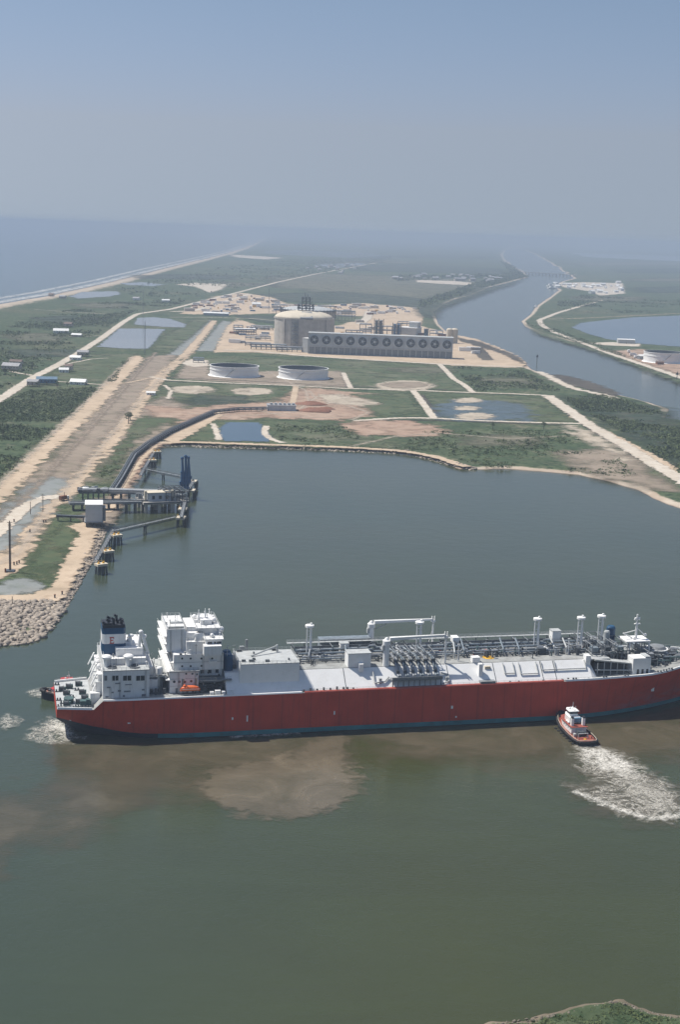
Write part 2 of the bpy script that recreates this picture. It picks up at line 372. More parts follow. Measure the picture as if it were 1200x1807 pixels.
# ------------------------------------------------------------------ terrain
ZL = 2.0
def land_polar(name, poly, beach=None, wnear=7.0, d0=560, d1=62000, a0=-25, a1=25, da=.075, q=1.0065, label=None):
    """land sheet on a polar grid round the view point; the bank dips below the water along the outline"""
    th = np.radians(np.arange(a0, a1 + 1e-6, da)); ds = d0 * q ** np.arange(int(math.log(d1 / d0) / math.log(q)) + 1)
    D, T = np.meshgrid(ds, th, indexing='ij'); X = D * np.sin(T); Y = D * np.cos(T)
    s = sdf(X, Y, poly)
    amp = np.clip(D * .0035, 1.5, 30)
    s = s + (fnoise(X / (amp * 5), Y / (amp * 5), 3) - .5) * 2 * amp
    slope = np.minimum(.3, ZL / (.007 * D))
    Z = np.clip(s * slope, -1.6, ZL)
    w = np.full(X.shape, wnear) + D * .0012
    sand = s / w
    if beach is not None:
        db = seg_dist(X, Y, beach, False); sand = np.minimum(sand, np.where(db > 0, db, 0) / (60 + 0 * D))
    keep_v = s > -np.maximum(8, D * .012)
    nr, nc = X.shape; idx = np.arange(nr * nc).reshape(nr, nc)
    kc = keep_v[:-1, :-1] | keep_v[1:, :-1] | keep_v[:-1, 1:] | keep_v[1:, 1:]
    q4 = np.stack([idx[:-1, :-1], idx[:-1, 1:], idx[1:, 1:], idx[1:, :-1]], -1)[kc]
    used = np.unique(q4); rem = np.full(nr * nc, -1); rem[used] = np.arange(len(used))
    V = np.stack([X.ravel(), Y.ravel(), Z.ravel()], -1)[used]
    o = mesh_np(name, V, rem[q4][:, ::-1], LAND, {'sand': sand.ravel()[used]}, smooth=True)
    return tag(o, kind='structure')
def W(pts, z=0.0): return [tuple(P(x, y, z)[:2]) for x, y in pts]

COAST = [(468, 419), (452, 428), (432, 437), (400, 447), (340, 462), (280, 476), (200, 497), (100, 519), (0, 536), (-150, 566), (-420, 625)]
BASIN = [(0, 1136), (40, 1132), (70, 1124), (95, 1098), (112, 1072), (138, 1035), (158, 998), (176, 962), (190, 925), (210, 890), (232, 850), (252, 812), (270, 790), (287, 783),
         (330, 785), (400, 788), (480, 791), (560, 793), (650, 796), (720, 800), (770, 813), (808, 827), (840, 829), (900, 828), (960, 833), (1020, 838), (1080, 850), (1120, 862), (1150, 878), (1200, 897), (1300, 935), (1500, 1000)]
RIVL = [(1500, 800), (1300, 768), (1215, 744), (1172, 738), (1180, 722), (1150, 711), (1100, 700), (1060, 689), (1010, 673), (968, 662), (940, 652), (930, 642), (925, 634), (890, 620), (840, 602), (800, 590),
        (775, 572), (763, 550), (790, 536), (830, 521), (870, 506), (905, 498), (935, 489), (930, 482), (905, 470), (892, 458), (888, 449), (893, 442), (905, 436.5)]
landA = W(BASIN + RIVL) + [(9000, 90000), (-2600, 90000)] + W(COAST) + [(-1500, 1500), (-700, 900), (-400, 660), (-260, 640)]
# the ground continues out of frame on the left
landA = W(BASIN + RIVL) + [(12000, 90000), (-3500, 90000)] + W(COAST) + [(-1500, 1400), (-700, 760), (-300, 655)]
land_polar('land', landA, beach=W(COAST) )
RIVR = [(1400, 725), (1300, 692), (1200, 662), (1130, 641), (1060, 617), (1000, 601), (950, 588), (925, 576), (918, 567), (935, 555), (945, 541), (965, 526), (985, 512), (972, 504), (990, 497), (1012, 491), (985, 472), (958, 456), (945, 449), (925, 441), (912, 437)]
landB = W(RIVR) + [(13000, 90000), (60000, 90000), (30000, 8000), (3000, 1800)]
land_polar('land', landB, d0=1300, a0=2, a1=30, wnear=6)
# near bank at the lower right
bank = [(800, 1830), (862, 1806), (930, 1797), (985, 1786), (1035, 1774), (1070, 1767), (1100, 1765), (1125, 1776), (1150, 1788), (1200, 1793), (1320, 1802), (1500, 1900), (1300, 2100), (700, 2000)]
bp = W(bank)
xs = np.arange(20, 190, 1.2); ys = np.arange(290, 395, 1.2); X, Y = np.meshgrid(xs, ys)
s = sdf(X, Y, bp) + (fnoise(X / 7, Y / 7, 5) - .5) * 6
Zb = np.clip(s * .25, -1.2, 2.6) + np.where(s > 4, (fnoise(X / 4, Y / 4, 9) - .5) * 1.2, 0)
idx = np.arange(X.size).reshape(X.shape); kv = s > -9
kc = kv[:-1, :-1] | kv[1:, :-1] | kv[:-1, 1:] | kv[1:, 1:]
q4 = np.stack([idx[:-1, :-1], idx[:-1, 1:], idx[1:, 1:], idx[1:, :-1]], -1)[kc]
tag(mesh_np('ground', np.stack([X.ravel(), Y.ravel(), Zb.ravel()], -1), q4, BANKM, {'sand': (s / 2.0).ravel()}, True), kind='structure')
BANKW = bp

wm = MB().add([(-64000, -4000, 0), (64000, -4000, 0), (64000, 64000, 0), (-64000, 64000, 0)], [(0, 1, 2, 3)])
tag(wm.build('water', WATER), kind='structure')

# ------------------------------------------------------------------ ground patches
LAYER = [0]
def patch(name, pts, mat, amp=4.0, lay=1, z=ZL, cells=64, kind='structure', px=True, group=None):
    poly = W(pts, z) if px else pts
    if kind == 'structure' and name not in ('lake',): amp *= 1.7
    a = np.array(poly); mrg = amp * 1.6
    x0, y0 = a.min(0) - mrg; x1, y1 = a.max(0) + mrg
    per = math.sqrt((x1 - x0) * (y1 - y0)) / cells; per = max(per, amp * .12)
    xs = np.linspace(x0, x1, max(6, min(220, int((x1 - x0) / per)))); ys = np.linspace(y0, y1, max(6, min(220, int((y1 - y0) / per))))
    X, Y = np.meshgrid(xs, ys); s = sdf(X, Y, poly) / amp
    LAYER[0] += 1
    zz = z + .10 * lay + .004 * (LAYER[0] % 20)
    idx = np.arange(X.size).reshape(X.shape); kv = s > -1.45
    kc = kv[:-1, :-1] | kv[1:, :-1] | kv[:-1, 1:] | kv[1:, 1:]
    q4 = np.stack([idx[:-1, :-1], idx[:-1, 1:], idx[1:, 1:], idx[1:, :-1]], -1)[kc]
    used = np.unique(q4); rem = np.full(X.size, -1); rem[used] = np.arange(len(used))
    V = np.stack([X.ravel(), Y.ravel(), np.full(X.size, zz)], -1)[used]
    return tag(mesh_np(name, V, rem[q4], mat, {'edge': s.ravel()[used], 'amp': np.full(len(used), amp)}), kind=kind, group=group)
def strip(name, pts, wid, mat, amp=2.0, lay=2, z=ZL, kind='structure', px=True):
    p = np.array(W(pts, z) if px else pts); seg = np.linalg.norm(np.diff(p, axis=0), axis=1); L = np.concatenate([[0], np.cumsum(seg)])
    n = max(8, min(400, int(L[-1] / max(3, wid))));  tt = np.linspace(0, L[-1], n)
    c = np.stack([np.interp(tt, L, p[:, 0]), np.interp(tt, L, p[:, 1])], -1)
    for _ in range(2): c[1:-1] = (c[:-2] + 2 * c[1:-1] + c[2:]) / 4
    d = np.gradient(c, axis=0); d /= np.linalg.norm(d, axis=1)[:, None] + 1e-9; nrm = np.stack([-d[:, 1], d[:, 0]], -1)
    h = wid / 2; offs = np.array([-h - 1.4 * amp, -h, 0, h, h + 1.4 * amp]); LAYER[0] += 1
    zz = z + .10 * lay + .004 * (LAYER[0] % 20)
    V = np.zeros((n, 5, 3)); V[:, :, :2] = c[:, None] + nrm[:, None] * offs[None, :, None]; V[:, :, 2] = zz
    e = np.tile((h - np.abs(offs)) / amp, (n, 1))
    idx = np.arange(n * 5).reshape(n, 5)
    q4 = np.stack([idx[:-1, :-1], idx[:-1, 1:], idx[1:, 1:], idx[1:, :-1]], -1).reshape(-1, 4)
    return tag(mesh_np(name, V.reshape(-1, 3), q4[:, ::-1], mat, {'edge': e.ravel(), 'amp': np.full(n * 5, amp)}), kind=kind)
def ellipse(cx, cy, rx, ry, n=22): return [(cx + rx * math.cos(2 * math.pi * k / n), cy + ry * math.sin(2 * math.pi * k / n)) for k in range(n)]

# --- far flats and fields
patch('field', [(470, 490), (560, 483), (700, 487), (850, 495), (840, 512), (740, 530), (600, 520), (480, 505)], DRY, 30, 1)
patch('marsh', [(440, 520), (600, 515), (760, 528), (735, 543), (600, 535), (500, 532)], MARSH, 20, 2)
patch('pond', [(455, 443), (520, 441), (640, 446), (690, 452), (680, 457), (560, 453), (470, 448)], FARW, 60, 1)
patch('pond', [(1010, 446), (1200, 452), (1300, 458), (1200, 461), (1040, 454)], PONDG, 90, 1)
patch('pond', [(560, 466), (640, 464), (650, 469), (575, 473)], PONDG, 25, 1)
patch('dirt_lot', [(735, 494), (800, 496), (845, 500), (842, 504), (780, 501), (736, 498)], PALE, 7, 3)
patch('field', [(620, 470), (720, 466), (880, 474), (900, 484), (780, 482), (640, 478)], MARSH, 40, 1)
patch('sand', [(405, 449), (470, 453), (500, 455), (470, 458), (415, 454)], PALE, 25, 2)
patch('dirt_lot', [(308, 502), (345, 499), (400, 502), (392, 510), (370, 517), (345, 506)], PALE, 9, 2)
patch('pond', [(122, 523), (145, 515), (205, 514), (212, 519), (195, 523), (140, 527)], PONDG, 7, 2)
patch('pond', [(210, 500), (250, 498), (290, 502), (270, 505), (225, 503)], PONDG, 9, 2)
strip('road', [(60, 546), (130, 551), (215, 556)], 5, PALE, 2.5, 2)
patch('field', [(1010, 464), (1155, 462), (1300, 465), (1280, 469), (1025, 468)], DRY, 60, 1)
patch('field', [(1080, 476), (1190, 474), (1300, 477), (1280, 482), (1095, 481)], MARSH, 50, 1)
patch('field', [(1110, 492), (1215, 490), (1320, 493), (1300, 498), (1125, 497)], DRY, 40, 1)
patch('field', [(1120, 508), (1220, 506), (1320, 509), (1300, 517), (1135, 516)], MARSH, 30, 1)
patch('field', [(1010, 524), (1075, 522), (1140, 525), (1120, 532), (1025, 531)], DRY, 20, 1)
patch('field', [(700, 452), (785, 450), (870, 453), (850, 456), (715, 455)], MARSH, 80, 1)
patch('field', [(560, 462), (660, 460), (760, 463), (740, 465), (575, 464)], DRY, 60, 1)
patch('field', [(240, 486), (330, 484), (420, 487), (400, 493), (255, 492)], MARSH, 30, 1)
patch('field', [(330, 500), (400, 498), (470, 501), (450, 506), (345, 505)], DRY, 25, 1)
patch('field', [(60, 560), (120, 558), (180, 561), (160, 570), (75, 569)], MARSH, 12, 1)
patch('field', [(10, 590), (65, 588), (120, 591), (100, 604), (25, 603)], DRY, 10, 1)
patch('field', [(130, 536), (180, 534), (230, 537), (210, 544), (145, 543)], DRY, 14, 1)
patch('field', [(20, 618), (90, 616), (160, 619), (140, 630), (35, 629)], MARSH, 8, 1)
patch('field', [(840, 668), (900, 666), (960, 669), (940, 680), (855, 679)], DRY, 9, 1)
patch('field', [(860, 708), (910, 706), (960, 709), (940, 728), (875, 727)], MARSH, 8, 1)
patch('field', [(500, 762), (550, 760), (600, 763), (580, 776), (515, 775)], DRY, 7, 1)
patch('field', [(820, 770), (890, 768), (960, 771), (940, 786), (835, 785)], DRY, 8, 1)
patch('field', [(690, 650), (745, 648), (800, 651), (780, 658), (705, 657)], DRY, 8, 1)
# --- village road and lanes
strip('road', [(-40, 725), (0, 705), (30, 684), (62, 664), (95, 648), (140, 622), (180, 596), (215, 570), (242, 554), (300, 546), (360, 531), (420, 516), (490, 498), (560, 483), (620, 472), (690, 459)], 13, PALE, 3, 4)
strip('road', [(300, 550), (340, 549), (390, 534), (440, 519)], 16, PALE, 5, 3)
strip('road', [(62, 664), (40, 660), (15, 655)], 7, PALE, 2.5, 3)
strip('road', [(70, 672), (110, 674), (150, 677), (190, 680)], 6, PALE, 2, 3)
strip('road', [(95, 648), (130, 640), (160, 634), (190, 632)], 4, PALE, 2, 3)
strip('road', [(120, 594), (150, 594), (190, 592)], 5, PALE, 2, 3)
patch('grass', [(95, 655), (145, 625), (240, 625), (225, 650), (190, 675), (150, 672), (90, 668)], GRASS, 5, 1)
patch('pond', [(171, 612), (196, 592), (210, 580), (240, 580), (291, 581), (282, 590), (272, 604), (262, 616), (215, 615)], PONDG, 4, 3)
patch('pond', [(236, 573), (243, 561), (270, 560), (300, 563), (327, 572), (325, 578), (290, 577)], PONDG, 4, 3)
patch('grass', [(265, 618), (290, 592), (345, 562), (375, 560), (350, 585), (300, 626)], GRASS, 5, 2)
# --- the corridor with its two haul roads
patch('ground', [(-60, 960), (0, 900), (60, 835), (160, 730), (250, 640), (262, 628), (312, 626), (300, 650), (240, 720), (160, 815), (100, 890), (40, 960), (-30, 1010)], BROWN, 6, 1)
patch('gravel', [(298, 626), (345, 590), (372, 565), (378, 575), (345, 612), (330, 628)], GRAVEL, 5, 2)
patch('gravel', [(345, 620), (372, 590), (392, 566), (408, 568), (395, 590), (378, 620)], GRAVEL, 4, 2)
patch('gravel', [(-60, 975), (0, 905), (45, 862), (90, 842), (125, 845), (125, 868), (95, 890), (60, 925), (20, 960), (-20, 985)], GRAVEL, 7, 2)
patch('dirt_road', [(-90, 965), (-60, 905), (0, 853), (120, 740), (232, 630), (244, 627), (252, 634), (180, 715), (100, 790), (0, 890), (-40, 930)], TAN, 4, 3)
strip('ditch', [(-10, 940), (30, 895), (70, 852), (150, 765), (245, 655), (275, 622)], 4, BROWN, 4, 3)
strip('dirt_road', [(-70, 915), (-30, 880), (120, 738), (234, 630)], 5, TRACK, 3, 4)
patch('dirt_road', [(372, 566), (383, 567), (345, 618), (322, 640), (296, 660), (250, 722), (205, 785), (160, 835), (130, 872), (95, 905), (60, 955), (40, 995), (18, 1012), (-30, 1030), (-40, 1000), (20, 965), (60, 918), (95, 880), (135, 835), (180, 785), (230, 720), (272, 664), (312, 632), (340, 605)], TAN, 4, 3)
strip('dirt_road', [(-20, 1005), (30, 978), (80, 905), (150, 825), (240, 712), (300, 650)], 4, TRACK, 3, 4)
strip('dirt_road', [(330, 622), (360, 588), (378, 566)], 12, TAN, 3, 4)
patch('road', [(-40, 965), (0, 925), (20, 903), (45, 887), (72, 877), (102, 874), (106, 880), (75, 884), (55, 897), (40, 912), (20, 932), (0, 950), (-30, 975)], PALE, 1.6, 5)
strip('dirt_road', [(190, 678), (225, 676), (262, 668), (300, 664)], 5, TAN, 2, 4)
patch('grass', [(50, 1000), (80, 960), (112, 920), (125, 925), (136, 945), (122, 975), (100, 1010), (88, 1030), (62, 1025), (40, 1012)], GRASS, 3, 2)
patch('grass', [(110, 900), (130, 888), (150, 890), (150, 905), (118, 922)], GRASS, 3, 2)
patch('grass', [(165, 838), (205, 790), (238, 758), (252, 765), (225, 800), (200, 838), (190, 855), (170, 852)], GRASS, 5, 2)
patch('grass', [(215, 760), (232, 740), (260, 735), (300, 738), (315, 742), (285, 752), (240, 775)], GRASS, 5, 2)
patch('ground', [(225, 720), (260, 712), (290, 700), (330, 715), (305, 745), (268, 790), (230, 800), (200, 840), (170, 850), (150, 845)], BROWN, 7, 1)
patch('dirt_road', [(-60, 1058), (0, 1052), (40, 1052), (80, 1042), (98, 1020), (118, 980), (138, 945), (120, 930), (148, 920), (176, 932), (160, 968), (140, 1010), (122, 1040), (105, 1062), (60, 1066), (0, 1070), (-60, 1078)], TAN, 2.5, 3)
patch('gravel', [(-30, 1046), (0, 1030), (40, 1020), (70, 1030), (85, 1036), (60, 1046), (0, 1052)], GRAVEL, 3, 2)
patch('dirt_lot', [(140, 895), (170, 880), (215, 870), (222, 880), (200, 915), (180, 935), (150, 930)], BROWN, 4, 2)
patch('dirt_bank', [(206, 895), (238, 845), (262, 805), (285, 784), (268, 782), (245, 800), (215, 845), (198, 880)], REDD, 3, 2)
strip('dirt_road', [(190, 905), (222, 850), (248, 812), (276, 785)], 5, TAN, 3, 4)
# --- tank field
patch('grass', [(295, 672), (310, 648), (330, 632), (430, 632), (600, 636), (700, 640), (780, 648), (830, 690), (700, 686), (520, 680)], GRASS, 6, 1)
patch('ground', [(310, 668), (330, 640), (365, 640), (370, 662), (470, 655), (600, 655), (617, 684), (520, 680), (400, 674)], BROWN, 4, 2)
patch('dirt_lot', [(318, 642), (335, 634), (365, 636), (368, 646), (340, 648)], PALE, 3, 3)
patch('grass', [(250, 715), (290, 673), (400, 677), (520, 683), (508, 712), (400, 715), (320, 722)], GRASS, 6, 1)
patch('marsh', [(320, 707), (350, 697), (430, 700), (440, 710), (380, 716), (340, 714)], MARSH, 7, 2)
patch('sand', ellipse(340, 688, 38, 7), SANDY, 3, 3)
patch('sand', ellipse(445, 691, 36, 6.5), SANDY, 3, 3)
strip('dirt_road', [(290, 680), (302, 690), (296, 704)], 5, PALE, 3, 3)
patch('dirt_lot', [(250, 716), (330, 722), (400, 713), (480, 710), (522, 690), (545, 684), (600, 690), (660, 695), (680, 715), (650, 735), (600, 742), (480, 738), (380, 742), (300, 748), (270, 735)], REDD, 6, 2)
patch('sand', [(560, 697), (600, 695), (640, 705), (672, 705), (670, 718), (630, 716), (580, 712)], SANDY, 4, 3)
patch('grass', [(620, 696), (725, 694), (750, 735), (680, 738), (640, 718), (672, 712), (640, 702)], GRASS, 5, 3)
patch('grass', [(330, 778), (352, 752), (384, 742), (480, 742), (600, 746), (640, 768), (700, 790), (560, 790), (400, 785)], GRASS, 5, 2)
patch('dirt_lot', [(598, 750), (640, 742), (720, 743), (770, 752), (790, 765), (760, 772), (700, 770), (640, 768)], REDD, 5, 3)
patch('pond', [(388, 754), (402, 746), (455, 746), (466, 755), (478, 773), (472, 780), (430, 779), (395, 779), (386, 768)], POND, 2.5, 4)
strip('sand', [(375, 748), (382, 762), (386, 777)], 6, PALE, 2.5, 4)
strip('sand', [(470, 752), (466, 766), (480, 777), (500, 782)], 7, PALE, 2.5, 4)
strip('dirt_road', [(275, 782), (330, 780), (400, 783), (500, 786), (600, 789), (700, 795), (760, 804), (825, 824)], 10, TAN, 3, 3)
patch('dirt_bank', [(280, 775), (330, 750), (375, 728), (400, 722), (390, 735), (340, 765), (310, 784)], TAN, 3, 3)
strip('dirt_road', [(265, 665), (290, 671), (400, 676), (520, 681), (610, 686), (700, 688), (800, 692), (900, 695), (966, 698)], 9, PALE, 2.5, 4)
strip('dirt_road', [(966, 698), (1000, 722), (1040, 750), (1100, 785), (1160, 822), (1215, 855), (1300, 905), (1400, 960)], 16, PALE, 4, 5)
strip('dirt_road', [(1010, 735), (1080, 768), (1150, 805), (1210, 840), (1300, 890)], 10, TAN, 4, 4)
strip('dirt_road', [(625, 743), (700, 738), (760, 738), (850, 743), (940, 746), (1030, 748)], 9, PALE, 2.5, 4)
strip('dirt_road', [(730, 690), (748, 714), (766, 738)], 9, PALE, 2.5, 4)
strip('dirt_road', [(775, 642), (788, 655), (800, 668), (820, 680), (836, 693)], 9, PALE, 2.5, 4)
strip('dirt_road', [(606, 658), (612, 672), (619, 685)], 7, PALE, 2, 4)
strip('dirt_road', [(522, 682), (519, 700), (516, 712)], 8, TAN, 2, 4)
patch('grass', [(740, 693), (900, 697), (960, 702), (1020, 744), (900, 742), (775, 735)], GRASS, 6, 1)
patch('flooded_ground', [(765, 722), (785, 708), (830, 703), (880, 708), (928, 716), (938, 730), (930, 742), (870, 744), (800, 742), (770, 735)], FLOOD, 9, 3)
patch('sand', ellipse(826, 707, 24, 4.5), SANDY, 3, 4)
patch('sand', ellipse(824, 721, 22, 3.8), SANDY, 3, 4)
patch('sand', ellipse(838, 735, 32, 6), SANDY, 3, 4)
patch('sand', ellipse(715, 681, 53, 9), SANDY, 4, 3); patch('grass', ellipse(715, 680, 40, 5.5), BROWN, 4, 4)
patch('dirt_lot', [(1000, 752), (1040, 760), (1090, 790), (1110, 812), (1060, 790), (1020, 772)], SANDY, 8, 3)
patch('ground', [(980, 800), (1080, 790), (1150, 830), (1190, 865), (1120, 855), (1040, 836)], BROWN, 12, 2)
patch('mud_flat', [(960, 660), (1000, 663), (1060, 678), (1095, 695), (1085, 700), (1040, 688), (985, 674)], MUD, 6, 2)
strip('sand', [(952, 656), (985, 674), (1020, 688), (1060, 695), (1090, 704)], 14, PALE, 8, 3)
patch('marsh', [(1000, 700), (1080, 705), (1170, 720), (1200, 750), (1300, 780), (1300, 850), (1200, 830), (1100, 760)], MARSH, 14, 1)
strip('ditch', [(283, 666), (400, 671), (520, 677), (610, 682), (700, 684), (790, 688)], 5, MUD, 2, 3)
strip('ditch', [(640, 741), (760, 742), (900, 747), (1010, 751)], 5, MUD, 2, 3)
strip('ditch', [(972, 704), (1000, 728), (1040, 756), (1100, 792), (1180, 838)], 5, MUD, 3, 3)
strip('ditch', [(745, 697), (760, 716), (776, 736)], 4, MUD, 2, 3)
strip('worn_track', [(545, 690), (560, 705), (600, 712), (650, 728), (620, 742)], 4, TRACK, 2, 4)
strip('worn_track', [(420, 716), (500, 735), (600, 738)], 4, TRACK, 2, 4)
strip('worn_track', [(330, 730), (420, 735), (520, 728), (560, 700)], 4, TRACK, 2, 4)
strip('worn_track', [(620, 788), (700, 770), (780, 765), (900, 775), (1000, 770)], 3, TRACK, 3, 4)
strip('worn_track', [(470, 655), (540, 690), (545, 715)], 4, TRACK, 2, 4)
# --- plant site
patch('dirt_lot', [(376, 622), (388, 598), (402, 574), (420, 562), (440, 570), (470, 577), (485, 580), (600, 574), (640, 560), (655, 546), (738, 545), (748, 560), (742, 575), (800, 590), (840, 598), (880, 613), (905, 624), (932, 641), (920, 650), (800, 645), (700, 638), (540, 629), (450, 622)], TAN, 5, 2)
patch('dirt_lot', [(318, 554), (345, 536), (380, 523), (430, 517), (480, 525), (505, 536), (560, 539), (640, 535), (735, 543), (722, 556), (640, 558), (480, 553), (400, 556)], TAN, 8, 2)
patch('grass', [(590, 560), (640, 558), (650, 566), (600, 570)], GRASS, 4, 3)
patch('grass', [(410, 556), (490, 558), (486, 572), (450, 566)], MARSH, 4, 3)
strip('road', [(395, 618), (450, 620), (545, 629), (660, 636), (800, 644), (925, 648)], 13, PALE, 3, 4)
strip('road', [(300, 560), (360, 560), (440, 562), (486, 566)], 7, PALE, 3, 3)
strip('road', [(635, 572), (648, 562), (652, 550)], 22, PALE, 5, 4)
patch('ground', [(830, 616), (850, 612), (872, 636), (852, 636)], MUD, 2.5, 4)
patch('mud_flat', [(800, 594), (850, 604), (915, 630), (925, 642), (880, 622), (815, 603)], MUD, 6, 3)
patch('marsh', [(735, 546), (790, 532), (860, 508), (920, 494), (905, 502), (850, 520), (780, 545), (765, 562), (745, 560)], MARSH, 10, 3)
# --- across the river
strip('road', [(1062, 530), (1030, 539), (985, 552), (952, 565), (956, 574), (975, 585), (1020, 602), (1080, 625), (1140, 645), (1230, 676), (1320, 705)], 14, PALE, 4, 3)
strip('road', [(968, 563), (1020, 562), (1100, 558), (1200, 553)], 7, TAN, 5, 2)
patch('lake', [(1010, 578), (1025, 570), (1060, 566), (1120, 560), (1200, 557), (1360, 556), (1360, 620), (1200, 612), (1110, 605), (1070, 598), (1035, 588)], POND, 7, 3)
patch('dirt_lot', [(1075, 620), (1130, 616), (1200, 625), (1320, 640), (1320, 690), (1200, 660), (1130, 640)], REDD, 6, 2)
patch('dirt_lot', [(1040, 605), (1080, 604), (1130, 607), (1130, 612), (1060, 609)], PALE, 4, 3)
patch('dirt_lot', [(985, 500), (1030, 498), (1100, 500), (1103, 518), (1060, 522), (1040, 514), (995, 507)], PALE, 8, 3)
patch('grass', [(930, 572), (965, 588), (1060, 618), (1200, 668), (1320, 700), (1320, 712), (1200, 676), (1050, 620), (950, 590)], GRASS, 6, 1)
# --- water: silt plumes, wakes and surf
patch('muddy_plume', [(358, 1400), (345, 1385), (380, 1360), (430, 1345), (480, 1338), (520, 1330), (560, 1300), (605, 1296), (612, 1340), (628, 1375), (632, 1395), (605, 1420), (560, 1435), (540, 1444), (480, 1442), (430, 1440), (395, 1425)], PLUME, 4.5, 2, 0.0, 90, 'stuff')
patch('muddy_plume', [(110, 1310), (260, 1306), (520, 1298), (610, 1292), (620, 1340), (560, 1350), (420, 1362), (340, 1385), (250, 1420), (180, 1420), (140, 1380), (110, 1345)], PLUMES, 11, 1, 0.0, 80, 'stuff')
patch('muddy_plume', [(-120, 1440), (0, 1410), (90, 1400), (130, 1350), (260, 1370), (215, 1425), (130, 1450), (60, 1490), (-10, 1510), (-120, 1530)], PLUMES, 13, 1, 0.0, 80, 'stuff')
patch('muddy_plume', [(640, 1294), (800, 1284), (980, 1274), (1200, 1260), (1400, 1240), (1400, 1320), (1220, 1335), (1120, 1350), (1060, 1345), (960, 1340), (860, 1345), (700, 1330)], PLUMES, 13, 1, 0.0, 80, 'stuff')
patch('muddy_plume', [(1000, 1390), (1060, 1345), (1120, 1360), (1190, 1390), (1240, 1420), (1180, 1450), (1110, 1448), (1050, 1430)], PLUMES, 6, 2, 0.0, 80, 'stuff')
patch('wake_foam', [(1025, 1321), (1052, 1320), (1085, 1327), (1115, 1342), (1150, 1368), (1178, 1385), (1202, 1408), (1218, 1430), (1180, 1449), (1140, 1447), (1095, 1436), (1060, 1420), (1028, 1402), (1010, 1392), (1040, 1392), (1062, 1386), (1040, 1366), (1018, 1345)], FOAM, 3.5, 4, 0.0, 100, 'stuff')
patch('wake_foam', [(1027, 1321), (1050, 1321), (1075, 1327), (1100, 1342), (1112, 1352), (1122, 1372), (1105, 1376), (1085, 1364), (1060, 1358), (1036, 1344)], FOAMD, 3.0, 5, 0.0, 80, 'stuff')
patch('wake_foam', [(1100, 1360), (1140, 1380), (1170, 1405), (1190, 1428), (1170, 1438), (1140, 1420), (1110, 1395)], FOAMR, 3.5, 5, 0.0, 80, 'stuff')
strip('wake_foam', [(1012, 1398), (1040, 1410), (1075, 1424), (1110, 1438), (1150, 1447), (1190, 1444), (1222, 1432)], 2.6, FOAMD, 1.6, 6, 0.0, 'stuff')
patch('wake_foam', [(44, 1301), (66, 1284), (88, 1268), (112, 1276), (128, 1296), (152, 1303), (120, 1312), (80, 1315)], FOAMR, 2.4, 4, 0.0, 70, 'stuff')
patch('wake_foam', [(86, 1284), (100, 1274), (116, 1280), (132, 1297), (112, 1303)], FOAMD, 2.0, 5, 0.0, 60, 'stuff')
patch('wake_foam', [(45, 1222), (70, 1217), (90, 1220), (90, 1232), (60, 1230)], FOAMR, 1.8, 4, 0.0, 50, 'stuff')
patch('wake_foam', [(-10, 1278), (15, 1262), (34, 1275), (10, 1287)], FOAMR, 2.2, 4, 0.0, 50, 'stuff')
strip('wake_foam', [(405, 1303), (440, 1300), (480, 1298), (530, 1296)], 1.6, FOAMD, 1.2, 5, 0.0, 'stuff')
cw = np.array(W(COAST))
for k, (off, wd) in enumerate(((-22, 30), (-75, 22))):
    d = np.gradient(cw, axis=0); d /= np.linalg.norm(d, axis=1)[:, None]; nn = np.stack([d[:, 1], -d[:, 0]], -1)
    if nn[5][0] > 0: nn = -nn
    strip('surf_foam', [tuple(q) for q in (cw + nn * (-off))], wd, SURF, 10, 3, 0.0, 'stuff', px=False)

#@@SHIP
# ------------------------------------------------------------------ the gas carrier (local frame: X from the stern, Y from the near side, Z up)
_a = P(400, 1300); _b = P(980, 1272); SA = math.atan2(_b[1] - _a[1], _b[0] - _a[0])
SUX = np.array([math.cos(SA), math.sin(SA), 0]); SUY = np.array([-math.sin(SA), math.cos(SA), 0]); SO = _a - SUX * 68
def S(px, py, y):                                   # photo pixel on the ship plane Y = y -> (X, Z)
    d = _F * FPX + _R * (px - 600) + _U * (903.5 - py); p0 = SO + SUY * y
    w = _C + d * (np.dot(p0 - _C, SUY) / np.dot(d, SUY)); return float((w - SO) @ SUX), float(w[2])
YC = 21.7
ship = thing('gas_carrier', 'long red hulled gas carrier with white deck and a blue and white funnel', 'ship', tuple(SO), SA)
def bd(X):
    if X < 30: return 17.5 + 4.2 * math.sin(X / 30 * math.pi / 2)
    if X > 246: return max(.15, 21.7 * (1 - ((X - 246) / 44.5) ** 2.5))
    return 21.7
def bw(X):
    if X < 60: return max(.3, 21.7 * (1 - (max(0, 60 - X) / 58) ** 2.4))
    if X > 212: return max(.12, 21.7 * (1 - (min(1, (X - 212) / 74)) ** 1.75))
    return 21.7
def zg(X):
    if X < 14.3: return 13.4
    if X < 18: return 13.4 + (X - 14.3) / 3.7 * 3.7
    return float(np.interp(X, [18, 225, 255, 270, 290], [17.1, 17.6, 18.6, 19.8, 21.5]))
def zb(X): return float(np.interp(X, [0, 3, 7, 11, 16, 300], [8.0, 5.0, .3, -3, -5, -5]))
def zpaint(X): return 2.3 + 6.4 * max(0, 1 - X / 34) ** 1.6
def hb(X, z):
    g = zg(X); t = min(1, max(0, z / g)); e = .55 if X < 100 else (1.0 if X < 200 else 1.25)
    if z <= 0: return bw(X) * (1 - .25 * min(1, -z / 6))
    return bw(X) + (bd(X) - bw(X)) * t ** e
XS = [0, 1.5, 3, 5, 7, 9, 11, 14.3, 16, 18, 22, 27, 33, 40, 48, 56, 64, 80, 110, 150, 190, 212, 220, 228, 236, 243, 250, 256, 261, 266, 271, 275, 279, 282, 285, 287.5, 289.5]
